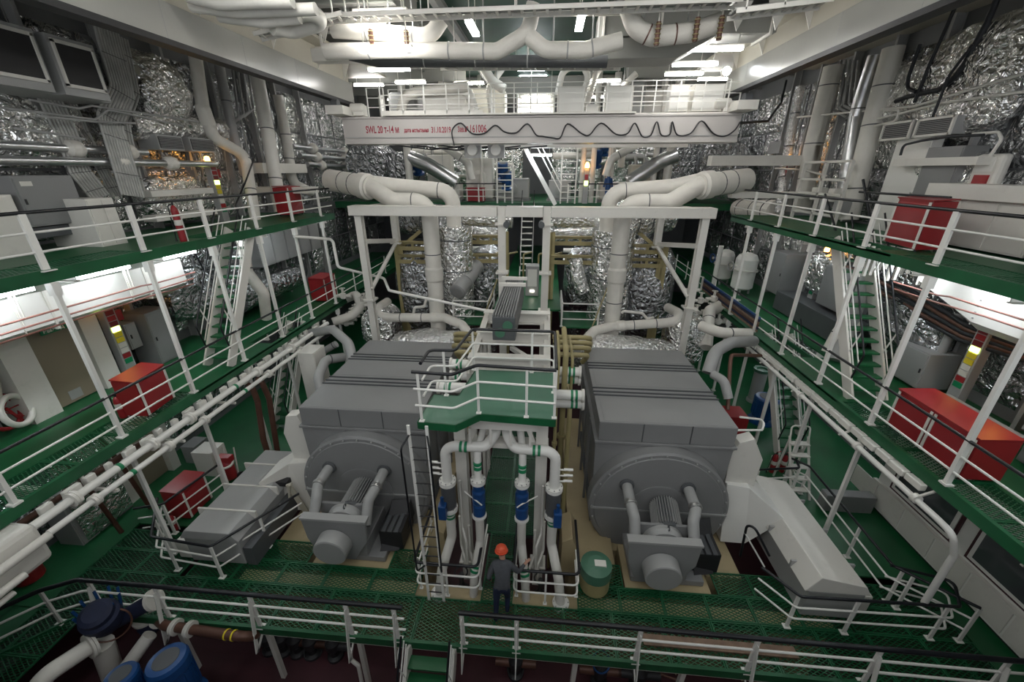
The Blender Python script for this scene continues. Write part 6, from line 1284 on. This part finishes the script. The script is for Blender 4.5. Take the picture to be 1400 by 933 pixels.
ob = thing('ventilation_duct', 'large rectangular grey ventilation duct under the ceiling over the crane cabinets', 'duct', (3.5, 14.5, 13.2))
MB().rb(1.3, 6.2, 14.2, 15.2, 13.55, 14.15).build('trunk', 'ceiling', ob, bevel=.01); MB().prism([(1.3, 14.15, 13.5), (4.6, 14.15, 13.5), (3.6, 14.15, 13.0), (1.6, 14.15, 13.0)], (0, 1.1, 0)).build('hopper', 'ceiling', ob, bevel=.01)
for x in (1.4, 3.0, 4.6, 6.0): MB().rb(x, x+.06, 14.12, 15.28, 13.48, 14.2).build('joint_flange', 'white', ob)
lb = MB().rb(-7.6, -4.9, 14.6, 15.0, 13.2, 13.55).build('lamp_box', 'white', None, 'plain white box beam above the lamps at the lettering end', 'box beam', bevel=.01)
for x in (-7.3, -5.1): MB().rb(x-.03, x+.03, 14.77, 14.83, 13.55, 14.99).build('hanger', 'white', lb)
for x in (-6.9, -5.2, 4.6, 5.6): MB().prism([(x, 13.6, 14.1), (x+.6, 13.6, 14.1), (x+.3, 13.6, 13.45)], (0, .03, 0)).build('ceiling_gusset', 'white', cl)
for i, (u, v, y) in enumerate(((508, 55, 12.7), (556, 56, 12.7), (899, 46, 12.6), (952, 40, 12.6), (985, 38, 12.6))):
    p = PY(u, v, y); t = thing('spring_hanger', 'brown spring hanger holding an overhead lagged pipe', 'hanger', p, 'spring hangers of the overhead pipes')
    MB().cyl(p-V((0, 0, .25)), p+V((0, 0, .25)), .06, n=10).build('spring_can', 'copper', t); MB().cyl(p+V((0, 0, .25)), (p.x, p.y, 14.6), .02, n=6).build('rod', 'white', t)
    for k in range(5): MB().ring(p+V((0, 0, -.2+k*.1)), Z, .07, .012, 12, 5).build('coil', 'olive', t)
t = thing('round_lamp', 'small round lamp on the wall at the cabinets end of the crane', 'lamp', PY(993, 97, 18.0)); c = ORG[t.name]
MB().lathe(c, (0, -1, 0), [(.17, -.1), (.18, 0), (.16, .03)], 18).build('housing', 'white', t); MB().lathe(c, (0, -1, 0), [(.14, .03), (.1, .07), (.02, .08)], 18).build('lens', 'tube_deck', t)
# ================================================================== far hall behind the portal: upper deck
railing('white railing with black handrail along the far upper deck, vessel side', [V((-9.0, 25.7, UD)), V((-2.6, 25.7, UD))], 1.6)
railing('white railing with black handrail along the far upper deck, blue overall side', [V((1.2, 25.7, UD)), V((8.0, 25.7, UD))], 1.6)
lt = thing('cat_ladder', 'white cat ladder with rungs standing before the far upper deck', 'ladder', (-2.3, 25.2, UD))
for x in (-3.0, -2.1): MB().bar((x, 25.2, UD), (x, 25.2, 12.6), .08, .06).build('stile', 'white', lt)
for k in range(13): MB().cyl((-3.0, 25.2, UD+.3+k*.33), (-2.1, 25.2, UD+.3+k*.33), .025, n=8).build('rung', 'white', lt)
lt = thing('cat_ladder', 'white cat ladder with rungs beside the orange beacon of the far deck', 'ladder', (1.3, 25.2, UD))
for x in (.75, 1.6): MB().bar((x, 25.2, UD), (x, 25.2, 12.6), .08, .06).build('stile', 'white', lt)
for k in range(13): MB().cyl((.75, 25.2, UD+.3+k*.33), (1.6, 25.2, UD+.3+k*.33), .025, n=8).build('rung', 'white', lt)
st = thing('inclined_ladder', 'white inclined ladder slanting down to the far upper deck between the cat ladders', 'stairs', (.2, 24.6, UD))
for y in (24.3, 25.0): MB().bar((-1.6, y, 11.6), (.45, y, UD), .06, .22).build('stringer', 'white_clean', st)
for k in range(11): f = (k+.5)/11; MB().box((-1.6+2.05*f, 24.65, 11.6-(11.6-UD)*f), (.24, .7, .03)).build('tread', 'white', st)
for k in (.5, .95): MB().tube([(-1.5+.3, 24.3, 11.6+k), (.45+.3, 24.3, UD+.1+k)], .03, 8).build('handrail', 'white_clean', st)
MB().rb(-3.2, 1.8, 25.0, 26.2, 11.55, 11.65).build('ladder_landing', 'white', None, 'white landing at the head of the inclined ladder', 'landing')
al = thing('signal_panel', 'orange beacon over a green lit signal strip on the far upper deck', 'signal panel', (2.2, 25.4, UD))
MB().rb(2.05, 2.35, 25.35, 25.55, UD, UD+1.9).build('case', 'grey_light', al); MB().rb(2.1, 2.3, 25.33, 25.35, UD+1.0, UD+1.25).build('lit_window', 'sign_lit', al); MB().rb(2.1, 2.3, 25.33, 25.35, UD+1.3, UD+1.6).build('red_window', 'red', al)
MB().lathe((2.2, 25.3, UD+1.95), Z, [(.12, 0), (.14, .12), (.05, .3)], 14).build('beacon_lens', 'beacon_glow', al)
rn = random.Random(11)
VG = 'pipes and ducts behind the far deck'
def vpipe(u, v0, v1, y, r, mat, lab, bands=()): 
    y += 1.6; a = PY(u, (v0+v1)/2, y); return pipe('far_pipe', lab, [V((a.x, y, UD)), V((a.x, y, 14.99))], r, mat, bands=bands, group=VG, n=12)
for u, y, r in ((797, 24.6, .16), (811, 24.6, .16), (835, 24.9, .2), (895, 24.4, .16), (914, 24.4, .24)): vpipe(u, 192, 262, y, r, 'white', 'white upright pipe on the far deck under the crane cabinets', (.5,))
for u, y, r in ((558, 24.2, .22), (530, 26.0, .16), (658, 25, .1)): vpipe(u, 192, 250, y, r, 'white', 'white upright pipe on the far deck under the crane lettering', (.5,))
pipe('far_pipe', 'white pipe slanting down to a valve on the far deck under the cabinets', [PY(878, 192, 24.8), PY(835, 218, 24.8), PY(828, 240, 24.8)], .22, 'white', bend=.4, bands=(.5,))
pipe('far_pipe', 'white pipe slanting down to a valve on the far deck under the lettering', [PY(602, 196, 24.8), PY(640, 222, 24.8), PY(645, 245, 24.8)], .22, 'white', bend=.4, bands=(.5,))
pipe('far_pipe', 'glossy silver pipe sloping over the far deck under the lettering', [PY(560, 215, 26), PY(585, 225, 26), PY(625, 250, 26)], .42, 'clad', bend=.5)
pipe('far_pipe', 'glossy silver pipe sloping over the far deck under the cabinets', [PY(925, 212, 26), PY(900, 222, 26), PY(860, 250, 26)], .42, 'clad', bend=.5)
for i, (u, v, y, rr, m_) in enumerate(((940, 235, 26.5, 1.5, 'foil_dark'), (985, 225, 25.5, 1.3, 'foil_dark'), (540, 235, 26.8, 1.1, 'foil_dark'), (505, 225, 25.8, 1.2, 'foil_dark'))):
    p = PY(u, v, y); foil_duct(('big dull silver lagged drum on the far deck ' + ('beside the cabinets end pipes', 'close to the lagged header', 'under the crane lettering', 'behind the far red locker')[i]), [p+V((0, -.6, 0)), p+V((0, 2.2, .1))], rr, bend=0, amp=.06, mat=m_, seed=81+i, bands=2, name='far_drum', cat='drum')
for i, (u, v, y, w_, h_, mt, lab) in enumerate((
    (618, 262, 26.2, 1.0, .9, 'white', 'white machine housing on the far deck beside the red box'), (655, 235, 27.0, 1.7, 2.4, 'white', 'tall cream hopper casing on the far deck between pipe and ladder'), (700, 262, 27.5, 2.2, 1.2, 'grey_light', 'grey pump unit on the far deck behind the cat ladder'),
    (840, 265, 26.4, 1.8, 1.0, 'white', 'white machine housing on the far deck behind the blue overall'), (880, 240, 27.2, 1.6, 2.0, 'cream', 'cream casing on the far deck behind the upright pipes'), (765, 262, 27.2, 1.4, 1.1, 'grey_light', 'grey pump unit on the far deck behind the inclined ladder'),
    (600, 232, 28.0, 1.6, 2.6, 'lagging', 'broad lagged boiler casing on the far deck under the lettering'), (925, 262, 26.2, 1.0, .9, 'white', 'small white pump housing on the far deck by the drum'))):
    p = PY(u, v, y); t = thing('far_machine', lab, 'machine', (p.x, y, UD))
    MB().rb(p.x-w_/2, p.x+w_/2, y, y+1.1, UD+.15, UD+.15+h_).build('casing', mt, t, bevel=.06); MB().rb(p.x-w_/2-.1, p.x+w_/2+.1, y-.05, y+1.15, UD, UD+.15).build('base', 'grey', t)
    MB().lathe((p.x, y, UD+.15+h_*.5), (0, -1, 0), [(min(w_, h_)*.28, 0), (min(w_, h_)*.28, .15), (min(w_, h_)*.15, .2)], 16).build('cover', mt, t)
    MB().cyl((p.x-w_*.3, y+.5, UD+h_), (p.x-w_*.3, y+.5, UD+h_+.6), .1).build('outlet', 'steel', t)
locker('small red locker on the far upper deck under the crane lettering', V((-5.0, 25.9, UD)), V((-3.9, 25.9, UD)), (0, .5, 0), .8)
locker('small red locker on the far upper deck under the crane cabinets', V((4.6, 25.9, UD)), V((5.7, 25.9, UD)), (0, .5, 0), .8)
ov = MB(); ov.tube([(3.55, 25.85, UD+1.5), (3.55, 25.85, UD+.95), (3.5, 25.85, UD+.2)], [.1, .17, .1], 10); ov.tube([(3.4, 25.85, UD+1.4), (3.3, 25.85, UD+.9)], .06, 8); ov.tube([(3.7, 25.85, UD+1.4), (3.8, 25.85, UD+.9)], .06, 8)
ov.build('blue_overall', 'blue', None, 'blue overall hanging on the far deck railing', 'clothing')
for i, (u, v) in enumerate(((572, 232), (688, 240), (693, 252), (826, 205), (815, 222))): p = PY(u, v, 27.0); pump_motor('small blue motor among the far deck pipes', p, .3, .8, 'blue', (0, -.4, 1), 'small blue motors on the far deck')
for i in range(16):
    u = 500+i*32; v = 200+rn.random()*45; y = 28+rn.random()*3; a = PY(u, v, y); b_ = PY(u+30+rn.random()*50, v+rn.random()*14-7, y)
    if abs((a.x+b_.x)/2-XC) < 2: continue
    pipe('far_pipe', 'horizontal pipe in the tangle behind the far deck', [a, b_, b_+V((0, .2, -1.2 if i % 2 else 1.0))], .1+.12*rn.random(), rn.choice(('white', 'grey_light', 'foil_pipe', 'lagging')), bend=.3, group='tangle of pipes behind the far deck')
for i in range(9):
    x = -8.5+i*1.9; 
    if abs(x-XC) < 1.5: continue
    foil_quad('foil_curtain', None, (x-.8, 32.0, UD+.4), (1, 0, 0), Z, (0, -1, 0), 1.7, 3.2, .25, 'foil', 12, 14, 90+i, 'crumpled foil sheet on the far wall behind the pipes', 'insulation', 'foil sheets on the far wall')
fb = thing('far_girder', 'dark pipe girder hung right below the crane girder over the far deck', 'girder', (XC, 23.5, 11.4))
MB().rb(-8.0, 6.5, 23.4, 23.7, 11.65, 11.95).build('girder', 'grey_dark', fb); MB().rb(-5.2, 7.0, 23.2, 23.5, 11.1, 11.35).build('beam', 'white', fb)
for x in (-7.2, -4.4, 2.8, 5.6): MB().bar((x, 23.55, 11.9), (x, 23.55, 14.2), .12, .12).build('hanger', 'white', fb)
for i in range(4): thin('black cable draped below the crane girder', [PY(540+i*30, 198+i % 2, 22.5), PY(590+i*34, 204+i % 3, 22.6), PY(640+i*36, 199, 22.5)], .035, 'rubber', 'black cables draped below the crane', bend=.5, cat='cable', name='hanging_cable')
# ---- above the crane, far end: pipes, white casings, bright stairwell
for i, (u0, u1, v0, v1, y, mt, lab) in enumerate(((575, 640, 115, 158, 22, 'white', 'white rounded casing with pipes behind the crane railing at the lettering end'), (530, 572, 125, 158, 23, 'grey_light', 'grey casing behind the crane railing corner'), (640, 690, 120, 158, 24, 'cream', 'cream casing with warm light behind the crane railing'), (835, 880, 110, 158, 23, 'grey_light', 'grey duct casing behind the crane cabinets'), (880, 960, 120, 158, 24, 'white', 'white casing behind the crane cabinets'))):
    a, b_ = PY(u0, v0, y), PY(u1, v1, y); MB().rb(a.x, b_.x, y, y+1.5, b_.z, a.z).build('upper_casing', mt, None, lab, 'casing', bevel=.12)
for i, q in enumerate(([(548, 155), (552, 132), (570, 125), (640, 118)], [(600, 118), (640, 122), (650, 155)], [(660, 90), (672, 110), (690, 122)], [(690, 88), (668, 120), (672, 155)], [(795, 85), (805, 105), (790, 150)], [(830, 80), (815, 100), (800, 150)], [(870, 100), (850, 120), (852, 150)], [(800, 92), (770, 92), (762, 130)])):
    pipe('far_pipe', 'white lagged pipe rising behind the crane walkway', [PY(u, v, 21.5+.2*i) for u, v in q], .22 if i < 3 else .15, 'lagging', bend=.5, group='lagged pipes behind the crane walkway', n=12)
MB().rb(PY(657, 130, 25).x, PY(680, 130, 25).x, 25, 25.3, PY(665, 152, 25).z, PY(665, 125, 25).z).build('lit_cabinet', 'grey_light', None, 'small cabinet lit warm behind the crane railing', 'cabinet')
t = thing('beacon', 'orange beacon glowing behind the crane railing', 'beacon', PY(674, 131, 24.8)); MB().lathe(ORG[t.name], Z, [(.1, 0), (.12, .12), (.05, .2)], 12).build('lens', 'beacon_glow', t); MB().lathe(ORG[t.name]-V((0, 0, .05)), Z, [(.12, 0), (.12, .05)], 12).build('base', 'dark', t)
sw = thing('stairwell', 'brightly lit white stairwell at the far end above the crane', 'stairwell', (-1.2, 30, 12.2))
xa, xb = PY(708, 130, 30).x, PY(757, 130, 30).x
MB().rb(xa, xb, 31.4, 31.5, 12.3, 14.6).build('back_wall', 'white_clean', sw); MB().rb(xa-.1, xa, 30, 31.5, 12.3, 14.6).build('side_wall', 'white_clean', sw); MB().rb(xb, xb+.1, 30, 31.5, 12.3, 14.6).build('side_wall', 'white_clean', sw); MB().rb(xa, xb, 30, 31.5, 12.2, 12.3).build('landing', 'white', sw)
for k in range(4): MB().rb(xa+.2+k*.55, xa+.5+k*.55, 31.1, 31.38, 12.5+.3*(k % 2), 13.2+.3*(k % 2)).build('fitting', 'grey_light', sw, bevel=.03)
for z in (14.45, 13.7): lamp('fluorescent lamp inside the bright far stairwell', ((xa+xb)/2, 30.6, z), 1.9, w=.22, mat='tube', group='stairwell lamps', top=14.7)
# ================================================================== between the portal columns: lower far hall
bx = thing('lit_console', 'bright grey console at the end of the inner walkway between the portal columns', 'console', (-.6, 19.2, MD))
MB().rb(-.95, -.3, 19.2, 19.9, MD, MD+1.5).build('body', 'grey_light', bx, bevel=.03); MB().rb(-.85, -.4, 19.17, 19.2, MD+.5, MD+1.35).build('front', 'white_clean', bx); MB().rb(-.72, -.52, 19.15, 19.18, MD+.22, MD+.32).build('lamp', 'indicator', bx)
st = stairs('small white ladder stairs behind the portal columns up to the far deck', -1.5, -.8, 23.2, MD, 25.4, UD, 11, tread='white')
for sd in (0, 1):
    x = (-3.4, 1.5)[sd]; nm = ('ladder side', 'drum side')[sd]
    slab('middle_deck', (x-.75, x+.95, 16.9, 19.0), 3.55, .06, 'green')
    railing('white box railing round the small green landing behind the portal, '+nm, [V((x-.7, 19.0, 3.55)), V((x-.7, 16.95, 3.55)), V((x+.9, 16.95, 3.55)), V((x+.9, 19.0, 3.55))], 1.6, hand='white_clean')
    thin('thin olive rod slanting over the small green landing, '+nm, [(x+.6, 16.6, 3.6), (x+1.3, 17.2, 5.6)], .03, 'olive', cat='rod', name='slant_rod')
tk = thing('inclined_cylinder', 'light grey inclined cylinder tank with a flat end behind the portal, ladder side', 'tank', PY(630, 385, 17.6)); a, b_ = PY(626, 398, 17.2), PY(652, 362, 18.8)
MB().cyl(a, b_, .36, n=20).build('shell', 'grey_light', tk); d = (b_-a).normalized(); MB().lathe(a-d*.12, d, [(.3, 0), (.38, .04), (.38, .12)], 20).build('end_cover', 'grey', tk); MB().lathe(a+d*.7, d, [(.36, 0), (.41, 0), (.41, .1), (.36, .1)], 20).build('flange', 'grey_light', tk)
for i in range(6): thin('olive handrail tube among the engine frames', [(-2.6+i*.75, 19.9, 5.0+.2*(i % 2)), (-2.6+i*.75, 19.9, 6.2), (-2.2+i*.75, 20.4, 6.2)], .045, 'olive', 'olive tubes between the engine frames', bend=.1)
for x in (-2.4, .7): lamp('fluorescent lamp low in the inner engine space behind the portal', (x, 22.0, 7.6), 1.2, (0, 1, 0), .14, 'tube_deck', 'lamps in the inner engine space', top=7.9)
for x in (-6.2, 4.5): lamp('fluorescent lamp under the far upper deck edge', (x, 26.5, 7.75), 1.3, mat='tube_deck', group='lamps under the far upper deck', top=7.99)
for i in range(8):
    x = -6.8+i*1.75; 
    if abs(x-XC) < 1.0: continue
    foil_duct('foil wrapped pipe rising in the far engine space', [(x, 23.0+.5*(i % 3), TT), (x, 23.0+.5*(i % 3), 7.6)], .3+.12*(i % 2), amp=.05, mat='foil_dark' if i % 2 else 'foil', seed=120+i, group='foil pipes in the far engine space', n=14)
for i, s_ in [(i, s_) for i in range(5) for s_ in (-1, 1)]: pipe('far_pipe', 'long white pipe crossing the far engine space', [(s_*4.0-.83-2.2, 22.4+.3*i, 5.4+.5*i), (s_*4.0-.83+1.8, 22.4+.3*i, 5.5+.45*i)], .12, 'white', group='long pipes across the far engine space', n=10)
